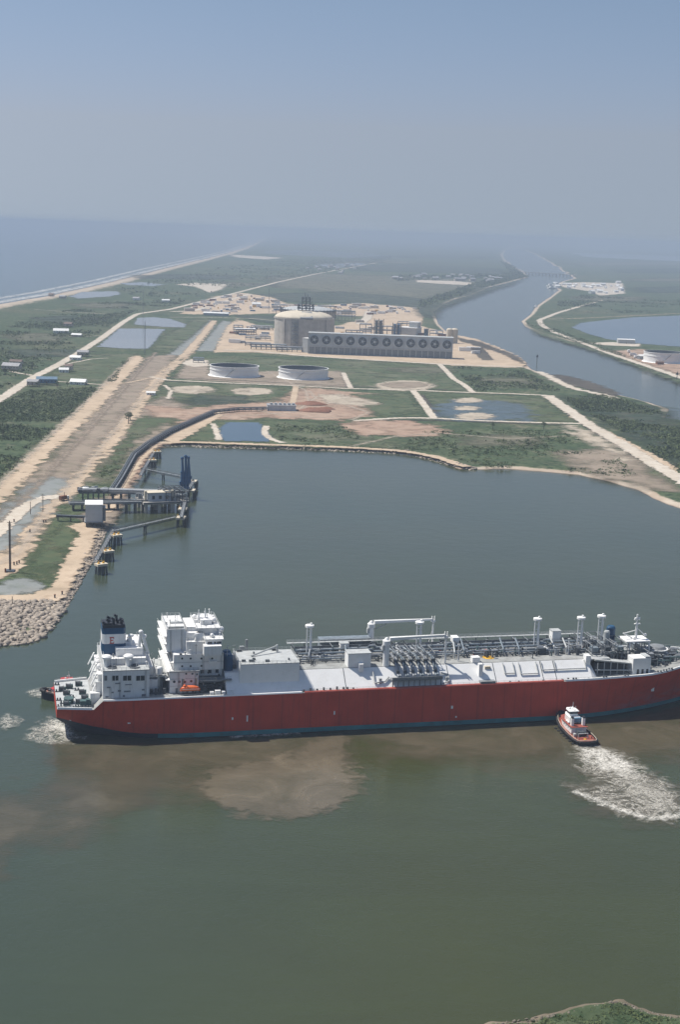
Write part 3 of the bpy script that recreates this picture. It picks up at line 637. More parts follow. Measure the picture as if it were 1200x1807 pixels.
hull = MB(); rows = []
for X in XS:
    b0, p, g = zb(X), zpaint(X), zg(X); p = max(p, b0 + .3)
    st = max(b0 + .15, p - 1.9)
    zs = [b0, b0 + (st - b0) * .35, b0 + (st - b0) * .7, st, p] + [p + (g - p) * k / 6 for k in range(1, 7)]
    rows.append([(X, z, hb(X, z) if i else hb(X, z) * .8) for i, z in enumerate(zs)])
nr = len(rows[0])
for side in (-1, 1):
    base = len(hull.v)
    for r in rows: hull.v.extend([(x + (max(0, x - 270) / 20) * max(0, z) * .12, YC + side * h, z) for x, z, h in r])
    for i in range(len(rows) - 1):
        for j in range(nr - 1):
            f = (base + i * nr + j, base + (i + 1) * nr + j, base + (i + 1) * nr + j + 1, base + i * nr + j + 1)
            hull.f.append(f if side < 0 else f[::-1]); hull.m.append(2 if j < 3 else (1 if j == 3 and rows[i][0][0] > 38 else (2 if j == 3 else 0)))
half = len(hull.v) // 2
for j in range(nr - 1):                                     # transom
    hull.f.append((j, j + 1, half + j + 1, half + j)); hull.m.append(2 if j < 3 else 0)
for i in range(len(rows) - 1):                              # counter and bottom
    hull.f.append((i * nr, half + i * nr, half + (i + 1) * nr, (i + 1) * nr)); hull.m.append(2)
ho = hull.build('hull', [HULLRED, TEAL, ANTIF], ship, smooth=False)
# deck sheets, waterways, and bulwark
XD = [0.1] + [x for x in XS[1:]]
def deck_strip(name, x0, x1, inset, dz, mat):
    m = MB(); xs = [x0] + [x for x in XD if x0 < x < x1] + [x1]
    for x in xs:
        h = max(.05, bd(x) - inset); sx = x + (max(0, x - 270) / 20) * zg(x) * .12
        m.v += [(sx, YC - h, zg(x) + dz), (sx, YC + h, zg(x) + dz)]
    for i in range(len(xs) - 1): m.f.append((2 * i, 2 * i + 2, 2 * i + 3, 2 * i + 1)); m.m.append(0)
    return m.build(name, mat, ship)
deck_strip('mooring_deck', 0.1, 14.2, .05, -.03, LGREY)
deck_strip('main_deck', 14.2, 289, .05, -.03, DECKG)
def edge_strip(name, x0, x1, w, h, mat, n=40):
    xs = sorted(set([x0, x1] + [x for x in XS if x0 < x < x1] + list(np.linspace(x0, x1, n))))
    for sd in (-1, 1):
        m = MB()
        for x in xs:
            sx = x + (max(0, x - 270) / 20) * zg(x) * .12; y = YC + sd * (bd(x) + .012); y2 = YC + sd * max(.1, bd(x) - w)
            m.v += [(sx, y, zg(x) - .05), (sx, y + -sd * .25 * w, zg(x) + h), (sx, y2, zg(x) + h), (sx, y2, zg(x) - .02)]
        for i in range(len(xs) - 1):
            for k in range(3):
                f = (4 * i + k, 4 * i + 4 + k, 4 * i + 5 + k, 4 * i + 1 + k); m.f.append(f if sd < 0 else f[::-1]); m.m.append(0)
        o = m.build(name, mat, ship)
    return o
tag(edge_strip('sheer_strake', 100, 214, 1.6, .42, paint('hull_red_painted_sunlit', (.40, .075, .05), .1, .4, .5)), 'orange red strip along the deck edge')  # same paint as the hull, with the sunlit orange tone put into its colour
edge_strip('deck_edge', 18.2, 99, .9, .5, WHITE2); edge_strip('deck_edge', 215, 287, .9, .7, WHITE2); edge_strip('deck_edge', .3, 13.8, .7, .8, WHITE2)
for x0, x1 in ((.5, 13.8), (18.5, 73), (99, 136), (161, 246), (256, 285)):                                                    # guard rails
    xs = np.arange(x0, x1, 2.6)
    for sd in (-1, 1):
        rl = MB(); pts = [(x + (max(0, x - 270) / 20) * zg(x) * .12, YC + sd * (bd(x) - .5), zg(x)) for x in xs]
        for p in pts: rl.tube((p[0], p[1], p[2]), (p[0], p[1], p[2] + 1.35), .05, n=4)
        for hgt in (.7, 1.35): rl.path([(p[0], p[1], p[2] + hgt) for p in pts], .045, 4)
        rl.build('guard_rail', LGREY, ship)
# draught marks / pilot marks / tug push marks on the near side
for px_, py_, w_, h_ in ((410, 1268, .7, 1.1), (436, 1268, .6, 2.6), (590, 1258, .6, 1.6), (228, 1279, 1.2, .5), (798, 1248, .9, 1.3), (805, 1265, .7, .7), (125, 1282, .7, .5), (1162, 1222, 1.4, 2.4)):
    X, Z = S(px_, py_, 0); y = YC - hb(X, Z)
    MB().box(X - w_ / 2, X + w_ / 2, y - .06, y + .05, Z - h_ / 2, Z + h_ / 2).build('hull_mark', WHITE, ship)

# --- aft: mooring deck gear, engine casing and funnel
def winch(x, y, z, s=1.0, par=ship):
    m = MB(); m.box(x - 1.3 * s, x + 1.3 * s, y - .8 * s, y + .8 * s, z, z + .5 * s)
    m2 = MB(); m2.tube((x - 1.2 * s, y, z + 1.1 * s), (x + .6 * s, y, z + 1.1 * s), .8 * s, n=12)
    m2.tube((x - 1.3 * s, y, z + 1.1 * s), (x - 1.15 * s, y, z + 1.1 * s), 1.1 * s, n=12); m2.tube((x + .5 * s, y, z + 1.1 * s), (x + .65 * s, y, z + 1.1 * s), 1.1 * s, n=12)
    o = m.build('winch', TEALGREEN, par); m2.build('drum', DGREY, o); MB().box(x + .75 * s, x + 1.5 * s, y - .5 * s, y + .5 * s, z + .5 * s, z + 1.6 * s).build('motor', TEALGREEN, o); return o
for x, y in ((4, 8), (5, 14), (9, 10), (4.5, 22), (6, 30), (10, 33), (11.5, 15), (3, 27), (11, 22)): winch(x, y, 13.42, 1.05)
for x, y in ((1.2, 7), (1.2, 15), (1.2, 26), (1.2, 35), (7, 4.6), (10, 4.0), (12.5, 3.8), (13, 8), (8, 6), (6.5, 18), (9, 27), (2.5, 11)):
    m = MB()
    for k in (-.55, .55): m.tube((x + k, y, 13.4), (x + k, y, 14.5), .34, n=8)
    m.box(x - 1.1, x + 1.1, y - .4, y + .4, 13.4, 13.62); m.build('bollard', DGREY, ship)
MB().box(9.2, 13.6, 5.0, 7.4, 13.4, 16.0).box(11.6, 13.0, 4.9, 7.0, 16, 16.6).build('hose_reel_rack', TEALGREEN, ship)
MB().box(13.4, 17.2, 7.6, 10.2, 13.4, 18.3).build('vent_house', WHITE, ship)
MB().prism(ellipse(5, 12, 2.0, 2.6, 12), 13.4, 15.4).build('rope_bin', TEALGREEN, ship)
casing = MB(); casing.box(18.1, 36.6, 3.6, 39.8, 17.05, 28.4)
casing.box(19.0, 36.0, 11.0, 36.0, 28.4, 31.4)
casing.box(15.6, 18.1, 9, 38, 17.0, 22.2); casing.box(16.6, 18.1, 10, 37, 22.2, 25.4)
casing.box(24, 35, 14, 34, 31.4, 34.6); casing.box(36.6, 40.5, 9, 34, 17.05, 22.5); casing.box(36.6, 39, 12, 34, 22.5, 27)
co = casing.build('engine_casing', WHITE, ship)
MB().box(18.0, 36.7, 3.5, 39.9, 28.42, 28.75).box(15.4, 18.0, 8.8, 38.2, 22.2, 22.45).build('casing_roof', LGREY, co)
for px_, w_ in ((186.0, 1.0), (203.0, 2.4), (223.8, 3.2), (247.2, 3.3)):
    X, Z = S(px_, 1196.5, 3.6); m = MB().box(X - w_ / 2, X + w_ / 2, 3.5, 3.62, Z - 1.05, Z + 1.05); o = m.build('window', GLASS, co)
    f = MB(); f.box(X - w_ / 2 - .15, X + w_ / 2 + .15, 3.42, 3.58, Z + 1.05, Z + 1.2); f.box(X - w_ / 2 - .15, X + w_ / 2 + .15, 3.42, 3.58, Z - 1.2, Z - 1.05)
    f.box(X - .07, X + .07, 3.42, 3.49, Z - 1.05, Z + 1.05); f.build('frame', WHITE, o)
for px_, py_, w_, h_ in ((191, 1213, 1.4, .4), (198, 1222, .9, .5), (210, 1219, 1.2, .6), (218, 1228, .8, .7), (224, 1220, 2.6, .5), (252, 1217, 1.0, .5), (253, 1227, 1.6, 1.0), (207, 1206, 2.0, .35), (226, 1208, 2.6, .3), (188, 1230, 1.2, .7)):
    X, Z = S(px_, py_, 3.5); MB().box(X - w_ / 2, X + w_ / 2, 3.3, 3.6, Z - h_ / 2, Z + h_ / 2).build('wall_fitting', MGREY, co)
for x, y, r in ((22, 7.2, 1.9), (31, 6.9, 2.1), (31.5, 10.0, 1.0)):
    MB().lathe([(r, 28.76), (r, 29.1), (r * .8, 29.15)], x, y, 20).build('roof_fan', DGREY, co)
for px_, py_ in ((187, 1171), (225.5, 1169)):
    X, Z = S(px_, py_, 11.0); MB().lathe([(1.2, 28.7), (1.2, 31.8), (2.0, 32.2), (2.05, 32.9), (1.5, 33.4), (0.01, 33.6)], X, 9.6, 18).build('mushroom_vent', WHITE, co)
for k, (y, z) in enumerate(((10, 17.4), (14, 19.5), (18, 22.4), (23, 22.4), (28, 17.4), (33, 22.4))):       # aft stairs
    MB().hexa([(13.8, y, z), (14.2, y, z), (14.2, y + 1.2, z), (13.8, y + 1.2, z)], [(16.2, y, z + 5), (16.6, y, z + 5), (16.6, y + 1.2, z + 5), (16.2, y + 1.2, z + 5)]).build('stair', WHITE, co)
for x, y, z, s in ((18.6, 12, 25.4, 1.4), (17.4, 16, 25.4, 1.6), (17.2, 21, 25.4, 1.8), (17.6, 27, 25.4, 1.4)):
    MB().ell((x, y, z + .8 * s), (.7 * s, .8 * s, .9 * s), 10, 6).build('life_raft', WHITE, co)
fx0, fx1, fy0, fy1 = 18.7, 28.2, 17.3, 27.0
def fun(z0, z1, g=0): return MB().prism([(fx0 + .9 - g, fy0 - g), (fx1 - .9 + g, fy0 - g), (fx1 + g, fy0 + .9 - g), (fx1 + g, fy1 - .9 + g), (fx1 - .9 + g, fy1 + g), (fx0 + .9 - g, fy1 + g), (fx0 - g, fy1 - .9 + g), (fx0 - g, fy0 + .9 - g)], z0, z1)
fo = fun(31.4, 35.8).build('funnel', NAVY, ship)
fun(35.8, 39.9, .004).build('white_band', WHITE, fo); fun(39.9, 42.4).build('blue_top', NAVY, fo)
ex = MB()
fun_top = MB().box(fx0 + .2, fx1 - .2, fy0 + .2, fy1 - .2, 42.4, 43.6).build('funnel_cap', SOOT, fo)
for x, y, h in ((19.8, 18.6, 44.6), (21.5, 20.5, 45.2), (23.4, 19, 46.2), (25.2, 21, 45.0), (26.6, 19, 45.6), (22, 24, 45.4), (25, 25, 45.8), (27.2, 23, 44.8)):
    ex.tube((x, y, 43.5), (x, y, h), .55, n=10); ex.tube((x, y, h - .5), (x - 1.0, y - .3, h + .25), .5, n=8)
ex.box(19.2, 22.8, 17.8, 18.5, 43.5, 44.4)
ex.build('exhaust_pipe', SOOT, fo)
X, Z = S(197.2, 1130, fy0); e = MB(); yy = (fy0 - .10, fy0 + .02)                      # the letter on the white band
e.box(X - .78, X - .38, *yy, Z - 1.4, Z + 1.4)
for z0, z1, x1 in ((-1.4, -.98, .8), (.98, 1.4, .75), (-.2, .2, .45)): e.box(X - .38 if x1 < 2 else X, X + x1, *yy, Z + z0, Z + z1)
e.box(X - 1.05, X - .78, *yy, Z - 1.4, Z - 1.1); e.box(X - 1.05, X - .78, *yy, Z + 1.1, Z + 1.4); e.box(X + .5, X + .75, *yy, Z + .6, Z + .98); e.box(X + .55, X + .8, *yy, Z - .98, Z - .55)
e.build('lettering', RED, fo)
MB().ell((30.4, 18, 38.9), (1.3, 1.0, .7), 12, 6).tube((30.4, 18, 31.4), (30.4, 18, 38.6), .5).build('satellite_dome', WHITE, co)
MB().ell((30.2, 23, 35.4), (1.3, 1.3, 1.0), 12, 6).box(28.3, 33, 19, 24, 34.6, 35.2).build('upper_platform', WHITE, co)
sc_ = MB(); X0, Z0 = S(243, 1137, 16); X1, Z1 = S(248, 1116, 16); sc_.tube((X0, 16, 31.4), (X1, 16, Z1), .75, .6, 10); sc_.ell((X1, 16, Z1 + .3), (1.0, 1.0, .8), 10, 6)
X2, Z2 = S(250, 1130, 16); X3, Z3 = S(261, 1153, 16); sc_.tube((X2, 16, Z2 + 3), (X3, 15.4, Z3), .7, .6, 10); sc_.box(X0 - .9, X0 + .9, 15, 17, 31.4, 34)
sc_.ell((X1 + 1.7, 16, Z1 - 1.6), (.8, .8, .8), 10, 6); sc_.build('stores_crane', WHITE, ship)
for x, y, w, h in ((38, 7, 1.2, 2.0), (39.5, 6.0, .8, 2.6), (41.0, 6.6, 1.3, 2.2), (43, 6.4, .9, 2.4), (38.4, 20, 2, 8), (41, 10, 1.2, 6.2), (42.5, 14, 1.5, 9.0)):
    MB().box(x - w / 2, x + w / 2, y, y + w, 17.0, 17 + h).build('deck_locker', DGREY if h < 3 else LGREY, ship)
MB().lathe([(1.2, 24.4), (1.3, 25), (1.3, 27), (1.0, 27.5), (.01, 27.7)], 41.3, 10.5, 14).build('white_tank', WHITE, ship)
MB().box(36.6, 45, 10, 34, 23.2, 23.5).box(36.6, 45, 9.9, 10.0, 24.4, 24.5).build('link_bridge', LGREY, ship)

# --- accommodation block
acc = MB()
acc.box(45.2, 57.0, 7.2, 39, 17.02, 26.0); acc.box(57.0, 67.3, 12.0, 36, 17.02, 26.0); acc.box(47.0, 67.35, 9.0, 36.5, 26.0, 32.7)
acc.box(44.6, 52.3, 14.0, 35, 32.7, 42.2); acc.box(52.3, 60.5, 10.5, 34, 32.7, 37.6); acc.box(52.3, 58.4, 13.2, 33, 37.6, 40.6); acc.box(53, 57.4, 16, 30, 40.6, 42.4)
ao = acc.build('accommodation', WHITE, ship)
br = MB(); br.box(59.8, 66.4, 7.6, 36, 33.4, 39.0); br.box(58.6, 65.8, 4.0, 7.6, 33.4, 37.4); bo = br.build('bridge', WHITE, ship)
MB().box(59.3, 67.1, 7.0, 36.6, 39.02, 39.5).build('bridge_roof', WHITE2, bo)
X0, Z0 = S(363.5, 1143, 7.6)
for k, (xa, xb) in enumerate(((60.5, 62.4), (63.1, 64.0), (64.3, 66.1))): MB().box(xa, xb, 7.5, 7.63, 36.6, 38.2).build('window', GLASS, bo)
for k in range(10): MB().box(66.38, 66.5, 9 + k * 2.6, 11.2 + k * 2.6, 36.6, 38.2).build('window', GLASS, bo)
for lev, x0, x1, y in ((22.8, 43.6, 47, 7.0), (25.98, 43.8, 47, 8.0), (29.3, 45.6, 47, 9.6), (32.7, 43.4, 45, 12), (36, 43.2, 44.7, 14), (39.2, 43.2, 44.7, 14)):
    m = MB(); m.box(x0, x1, y, 38, lev - .2, lev)
    for yy in np.arange(y + .2, 38, 2.4): m.tube((x0 + .1, yy, lev), (x0 + .1, yy, lev + 1.1), .05, n=4)
    m.tube((x0 + .1, y, lev + 1.1), (x0 + .1, 38, lev + 1.1), .05, n=4)
    m.build('balcony', WHITE, ao)
MB().box(45.0, 57.3, 6.6, 7.4, 26.0, 26.5).build('deck_ledge', LGREY, ao); MB().box(57, 72, 8.4, 12, 19.4, 19.6).build('lower_boat_deck', MGREY, ao); MB().box(60, 67.4, 8.2, 9.0, 32.7, 33.3).build('wing_ledge', LGREY, ao)
m = MB(); m.box(57, 70.5, 5.2, 12.2, 22.3, 22.6)
for x in np.arange(57.4, 70, 2.2): m.tube((x, 5.3, 22.6), (x, 5.3, 23.7), .06, n=4)
m.tube((57, 5.3, 23.7), (70.4, 5.3, 23.7), .06, n=4); m.build('boat_deck', MGREY, ao)
for k in range(5): MB().tube((50 + k * 4.6, 8.4, 17), (50 + k * 4.6, 8.4, 22.3), .25, n=6).build('pillar', LGREY, ao) if k > 1 else None
for px_, py_ in ((321, 1162), (336, 1162), (355, 1162), (374, 1162), (321, 1175.5), (336, 1175.5), (355, 1175), (367, 1187), (386, 1191), (380, 1150)):
    X, Z = S(px_, py_, 9.0); MB().tube((X, 8.92, Z), (X, 9.02, Z), .42, n=12).build('porthole', GLASS, ao)
for px_, py_, r in ((307, 1203, .55), (316, 1203, .55), (326, 1203, .5), (337, 1202, .5), (328, 1189, .4), (339, 1189, .4), (347, 1190, .4)):
    X, Z = S(px_, py_, 7.2); MB().tube((X, 7.1, Z), (X, 7.22, Z), r, n=12).build('porthole', GLASS, ao)
for z in (28.4, 30.2, 34.5, 36.4):
    for y in (16, 21, 26): MB().box(44.5 if z > 33 else 46.9, 44.65 if z > 33 else 47.05, y, y + 1.4, z, z + 1.8).build('window', GLASS, ao)
X, Z = S(375, 1167, 9.0); MB().box(X - 1.6, X + 1.6, 8.1, 9.0, Z - .7, Z + .3).box(X - 1.6, X - 1.3, 8.1, 9.0, Z + .3, Z + 1.2).build('wing_stand', WHITE, ao)
top = MB(); top.box(57.5, 65.5, 15, 31, 39.5, 42.3); top.box(56.5, 66.6, 13, 33, 42.3, 42.6); top.box(59, 63.6, 18, 28, 42.6, 44.6)
top.hexa([(55.6, 11, 37.6), (60, 11, 37.6), (60, 15, 37.6), (55.6, 15, 37.6)], [(56.8, 12, 40.6), (59.6, 12, 40.6), (59.6, 14.6, 40.6), (56.8, 14.6, 40.6)])
top.ell((66.9, 14, 41.6), (1.3, 1.3, 1.2), 12, 6); top.ell((64.6, 20, 43.8), (1.1, 1.1, 1.2), 12, 6); top.ell((57.6, 27, 43.6), (1.0, 1.0, 1.1), 12, 6); top.ell((62.6, 9.5, 40.4), (.8, .8, .9), 12, 6)
top.build('compass_deck', WHITE, ship)
rd = MB()
for px_, zt in ((350, 48.2), (361.3, 48.6)):
    X, Z = S(px_, 1110, 21); rd.tube((X, 21, 42.5), (X, 21, zt), .5, .18, 8); rd.box(X - 1.3, X + 1.3, 20.8, 21.2, 44.6, 44.9); rd.box(X - .9, X + .9, 20.9, 21.1, 46.2, 46.4); rd.tube((X + .8, 21, 44.9), (X + .8, 21, 46.4), .12, n=5)
rd.box(54.5, 57.5, 20, 22, 38, 42.0); rd.build('radar_mast', WHITE, ship)
MB().tube((50, 30, 42.2), (50, 30, 44.0), .15).box(47, 52, 22, 24, 42.2, 42.9).box(45.2, 51.8, 14.6, 15.2, 42.2, 43.0).build('roof_gear', LGREY, ao)
for y in (12.5, 17.5): MB().lathe([(1.9, 17), (1.9, 30.6), (1.5, 31.4)], 70.0, y, 16).build('blue_tower', NAVY, ship)
MB().box(68.2, 73.4, 14, 30, 17, 26).build('machinery_room', MGREY, ship)
MB().tube((69.2, 11, 31), (69.2, 11, 35.5), .12, n=5).tube((72.6, 11, 29), (72.6, 11, 35.5), .12, n=5).tube((69.2, 11, 35.2), (72.6, 11, 35.2), .1, n=5).build('lamp_frame', LGREY, ship)
random.seed(41)
def edge_rail(x0, x1, y0, y1, z, par):
    m = MB(); c = [(x0, y0), (x1, y0), (x1, y1), (x0, y1), (x0, y0)]
    for (ax, ay), (bx_, by_) in zip(c[:-1], c[1:]):
        n = max(1, int(math.hypot(bx_ - ax, by_ - ay) / 1.8))
        for k in range(n): m.tube((ax + (bx_ - ax) * k / n, ay + (by_ - ay) * k / n, z), (ax + (bx_ - ax) * k / n, ay + (by_ - ay) * k / n, z + 1.15), .06, n=4)
        for q in (.6, 1.15): m.tube((ax, ay, z + q), (bx_, by_, z + q), .06, n=4)
    m.build('guard_rail', LGREY, par)
edge_rail(18.2, 36.5, 3.7, 39.7, 28.75, co); edge_rail(19.1, 35.9, 11.1, 35.9, 31.4, co); edge_rail(45.3, 56.9, 7.3, 9.0, 26.0, ao); edge_rail(44.7, 52.2, 14.1, 34.9, 42.2, ao); edge_rail(52.4, 60.4, 10.6, 13.2, 37.6, ao); edge_rail(59.4, 67, 7.1, 36.5, 39.5, bo); edge_rail(56.6, 66.5, 13.1, 32.9, 42.6, ao); edge_rail(73.7, 98.6, 5, 24, 28.95, ao)
for x0, x1, y0, y1, z, n, par in ((19, 36, 12, 35, 31.4, 14, co), (19, 36, 5, 10, 28.75, 9, co), (24, 35, 15, 33, 34.6, 9, co), (45, 52, 15, 34, 42.2, 8, ao), (57, 66, 14, 32, 42.6, 14, ao), (53, 60, 11, 13, 37.6, 4, ao), (60, 66.5, 8, 35, 39.5, 12, ao), (47, 66, 9.2, 10.2, 32.7, 5, ao), (36.8, 44.6, 11, 33, 23.5, 10, co)):
    for k in range(n):
        x = random.uniform(x0, x1); y = random.uniform(y0, y1); w = random.uniform(.25, .8); h = random.uniform(.5, 2.0); m = MB()
        if k % 3 == 0: m.tube((x, y, z), (x, y, z + h * 1.6), w * .3, n=6); m.ell((x, y, z + h * 1.6), (w * .7, w * .7, w * .5), 8, 5)
        elif k % 3 == 1: m.box(x - w, x + w, y - w * .7, y + w * .7, z, z + h * .7)
        else: m.tube((x, y, z), (x, y, z + h * 2.4), .09, n=5); m.tube((x - .6, y, z + h * 2), (x + .6, y, z + h * 2), .07, n=4)
        m.build('roof_fitting', random.choice([WHITE, LGREY, WHITE, MGREY, LGREY]), par)
for z in (20.0, 23.0): MB().box(45.1, 57.0, 7.12, 7.2, z, z + .14).build('deck_line', LGREY, ao)
for z in (29.3,): MB().box(46.9, 67.3, 8.9, 9.0, z, z + .16).build('deck_line', LGREY, ao)
for x, y, z0, z1, par in ((24.6, 3.52, 17.2, 24, co), (34.8, 3.52, 17.2, 28.4, co), (20.8, 3.52, 17.2, 22, co), (48.6, 7.1, 17.2, 26, ao), (55.6, 7.1, 17.2, 26, ao), (58.8, 8.9, 23, 32.6, ao), (66.4, 8.9, 23, 32.6, ao), (46, 13.9, 33, 42, ao), (50.6, 13.9, 33, 42, ao)):
    MB().tube((x, y, z0), (x, y, z1), .11, n=5).tube((x + .5, y, z0), (x + .5, y, z1), .07, n=5).build('downpipe', LGREY, par)
for x, z in ((47.6, 18.2), (52, 18.2), (54.3, 18.2)): MB().box(x, x + .9, 7.1, 7.21, z - 1.0, z + 1.0).build('door', MGREY, ao)
for x, z in ((58.6, 24.4), (61.6, 24.4), (64.6, 24.4)): MB().box(x, x + 1.3, 11.88, 12.02, z - .9, z + .6).build('window', GLASS, ao)
# boats carried by the ship stand in their davits
dv = MB(); dvx, dvz = S(335, 1214, 3.2)
for x in (dvx - 2.6, dvx + 2.6): dv.tube((x, 6.2, 17), (x, 3.2, 20.4), .28, n=6); dv.tube((x, 6.2, 20), (x, 3.0, 24.6), .25, n=6); dv.tube((x, 7.2, 23), (x, 6.2, 17), .25, n=6)
dv.box(dvx - 3.4, dvx + 3.4, 2.6, 6.0, 19.2, 19.5); dv.build('boat_davit', MGREY, ship)
for x, w in ((62, 1.6), (64.4, 2.2), (66.8, 1.4), (69.4, 2.4), (71.6, 1.5)):
    MB().box(x - w / 2, x + w / 2, 2.6, 4.6, 17.05, 18.4 + .5 * (w > 2)).build('deck_box', WHITE, ship)
for x, y, h in ((59.5, 6, 2.4), (63, 7, 3.0), (66, 6.4, 2.6), (69, 7.2, 3.6), (58.2, 5, 1.4)): MB().box(x - .8, x + .8, y, y + 1.4, 17.05, 17.05 + h).build('deck_machinery', DGREY, ship)

# --- regasification module, trunk deck
rg = MB(); rg.box(73.7, 98.6, 5.0, 24.0, 20.2, 28.7)
rg.hexa([(74.2, 2.3, 17.1), (98.4, 2.3, 17.1), (98.4, 6, 17.1), (74.2, 6, 17.1)], [(74.2, 4.96, 20.2), (98.4, 4.96, 20.2), (98.4, 6, 20.2), (74.2, 6, 20.2)])
ro = rg.build('regas_module', WHITE2, ship)
MB().box(73.6, 98.7, 4.9, 24.1, 28.72, 28.95).build('module_roof', LGREY, ro)
for px_, py_, w in ((430, 1168, 1.6), (444, 1168, 2.2), (448, 1165, 1.2), (472, 1168, 1.7), (510, 1165, .6), (485, 1148, 2.4), (448, 1154, .6), (422, 1150, 2.0)):
    w_ = P(px_, py_, 29.0) - SO; x, y = float(w_ @ SUX), float(w_ @ SUY); MB().box(x - w / 2, x + w / 2, y, y + 1.0, 28.95, 29.8).build('roof_vent', DGREY, ro)
MB().tube((80, 15, 29.3), (92, 21, 31.5), .35, n=8).tube((92, 21, 29), (92, 21, 32), .4, n=8).build('service_boom', LGREY, ro)
MB().box(79.5, 80.4, 26, 27.2, 24, 33).box(77, 79, 26, 28, 24, 30).build('vent_stack', MGREY, ro)
TS = [(1.5, 17.25), (8.6, 24.4), (34.8, 24.4), (41.9, 17.25)]
tk = MB(); tk.xprism(TS, 68, 228); tk.hexa([(228, 1.5, 17.25), (231.0, 4, 17.4), (231.0, 39.4, 17.4), (228, 41.9, 17.25)], [(228, 8.6, 24.4), (228.4, 9, 24.3), (228.4, 34.4, 24.3), (228, 34.8, 24.4)])
tko = tk.build('trunk_side', WHITE2, ship)
MB().box(98.7, 228.2, 8.9, 34.5, 24.42, 24.62).build('trunk_deck', DECKG, ship)
def onslope(X, t, off=.03): return (X, 1.5 + 7.1 * t - off * .7, 17.25 + 7.15 * t + off * .7)
sm = MB()
for X in (118.0, 163.2, 205.5, 211.5, 184.0): sm.tube(onslope(X, 0), onslope(X, 1), .14, n=4)
sm.tube(onslope(98.7, .03, .1), onslope(228, .03, .1), .16, n=4)
sm.build('panel_seam', DGREY, tko)
bx = MB()
for X in np.concatenate([np.arange(100, 117, 2.8), [118.5, 121, 182, 190, 194, 205, 214, 216.5, 219, 226]]): bx.box(X - .35, X + .35, 1.2, 1.9, 17.2, 18.2 + .8 * ((X * 7) % 1))
bx.build('deck_fitting', DGREY, ship)
# U shaped service pipes and platforms on the slope
for x0, x1, t0, t1 in ((188.5, 193.0, .45, .95), (195.6, 203.5, .4, .95), (205.8, 212.0, .55, .97), (211.8, 226, .55, .95)):
    MB().path([onslope(x0, t1, .5), onslope(x0, t0, .5), onslope(x1, t0, .5), onslope(x1, t1, .5)], .26, 6).build('service_pipe', LGREY, ship)
m = MB(); m.path([onslope(130.5, .8, .6), onslope(130.5, .25, .6), onslope(135, .3, .6), onslope(137, .5, .6)], .35, 6).path([onslope(160, .1, .6), onslope(163, .2, .6), onslope(163.2, .5, .6), onslope(160, .6, .6)], .35, 6)
m.box(132.5, 133.6, 3.0, 4.2, 17.6, 21.2); m.box(161.6, 162.8, 3, 4.2, 17.6, 20.6); m.build('service_pipe', LGREY, ship)
def deck_house(name, px0, px1, pyb, pyt, y, dep, mat, roof=None):
    x0, z0 = S(px0, pyb, y); x1, z1 = S(px1, pyt, y); o = MB().box(x0, x1, y, y + dep, max(17.2, min(z0, 24.45)), z1).build(name, mat, ship)
    if roof: MB().box(x0 - .15, x1 + .15, y - .15, y + dep + .15, z1 + .01, z1 + .25).build('roof', roof, o)
    return o
deck_house('deck_house', 614, 655, 1176, 1153, 8.9, 6, WHITE2, LGREY)
deck_house('inspection_hatch', 634, 642, 1186, 1172, 6.6, 2.6, WHITE2)
deck_house('deck_house', 601, 616, 1146, 1136, 30, 4, WHITE2, LGREY)
deck_house('deck_house', 799, 811, 1142, 1125, 30, 4, WHITE2)
deck_house('deck_house', 975, 991, 1131, 1114, 30, 4, WHITE2, LGREY)
deck_house('deck_house', 956, 968, 1158, 1144, 18, 3, WHITE2)
o = deck_house('ladder_tower', 845, 853, 1197, 1172, 4.2, 2.0, WHITE2); deck_house('hatch_house', 834, 848, 1173, 1160, 9, 3, WHITE2); deck_house('hatch_house', 856, 866, 1182, 1176, 6.5, 2, CREAM)
x, z = S(859, 1211, 1.8); MB().box(x - 3.2, x + 3.6, .6, 3.6, 17.1, 18.8).build('landing_platform', MGREY, ship)
w_ = P(862, 1160, 24.7) - SO; cx, cy = float(w_ @ SUX), float(w_ @ SUY)
MB().lathe([(2.6, 24.64), (2.6, 24.72), (2.2, 24.74)], cx, cy, 28).build('yellow_hatch_cover', YELLOW, ship)
MB().lathe([(.9, 24.64), (.9, 26), (.5, 26.4)], cx + 1.0, cy + 6, 12).build('red_drum', RED, ship)
for px_, py_ in ((677 + 100, 1150), (564, 1163), (1026, 1147), (838, 1156)):
    w_ = P(px_, py_, 24.7) - SO; x, y = float(w_ @ SUX), float(w_ @ SUY); MB().lathe([(.7, 24.64), (.75, 25.6), (.4, 25.9)], x, y, 12).build('red_drum', RED, ship)
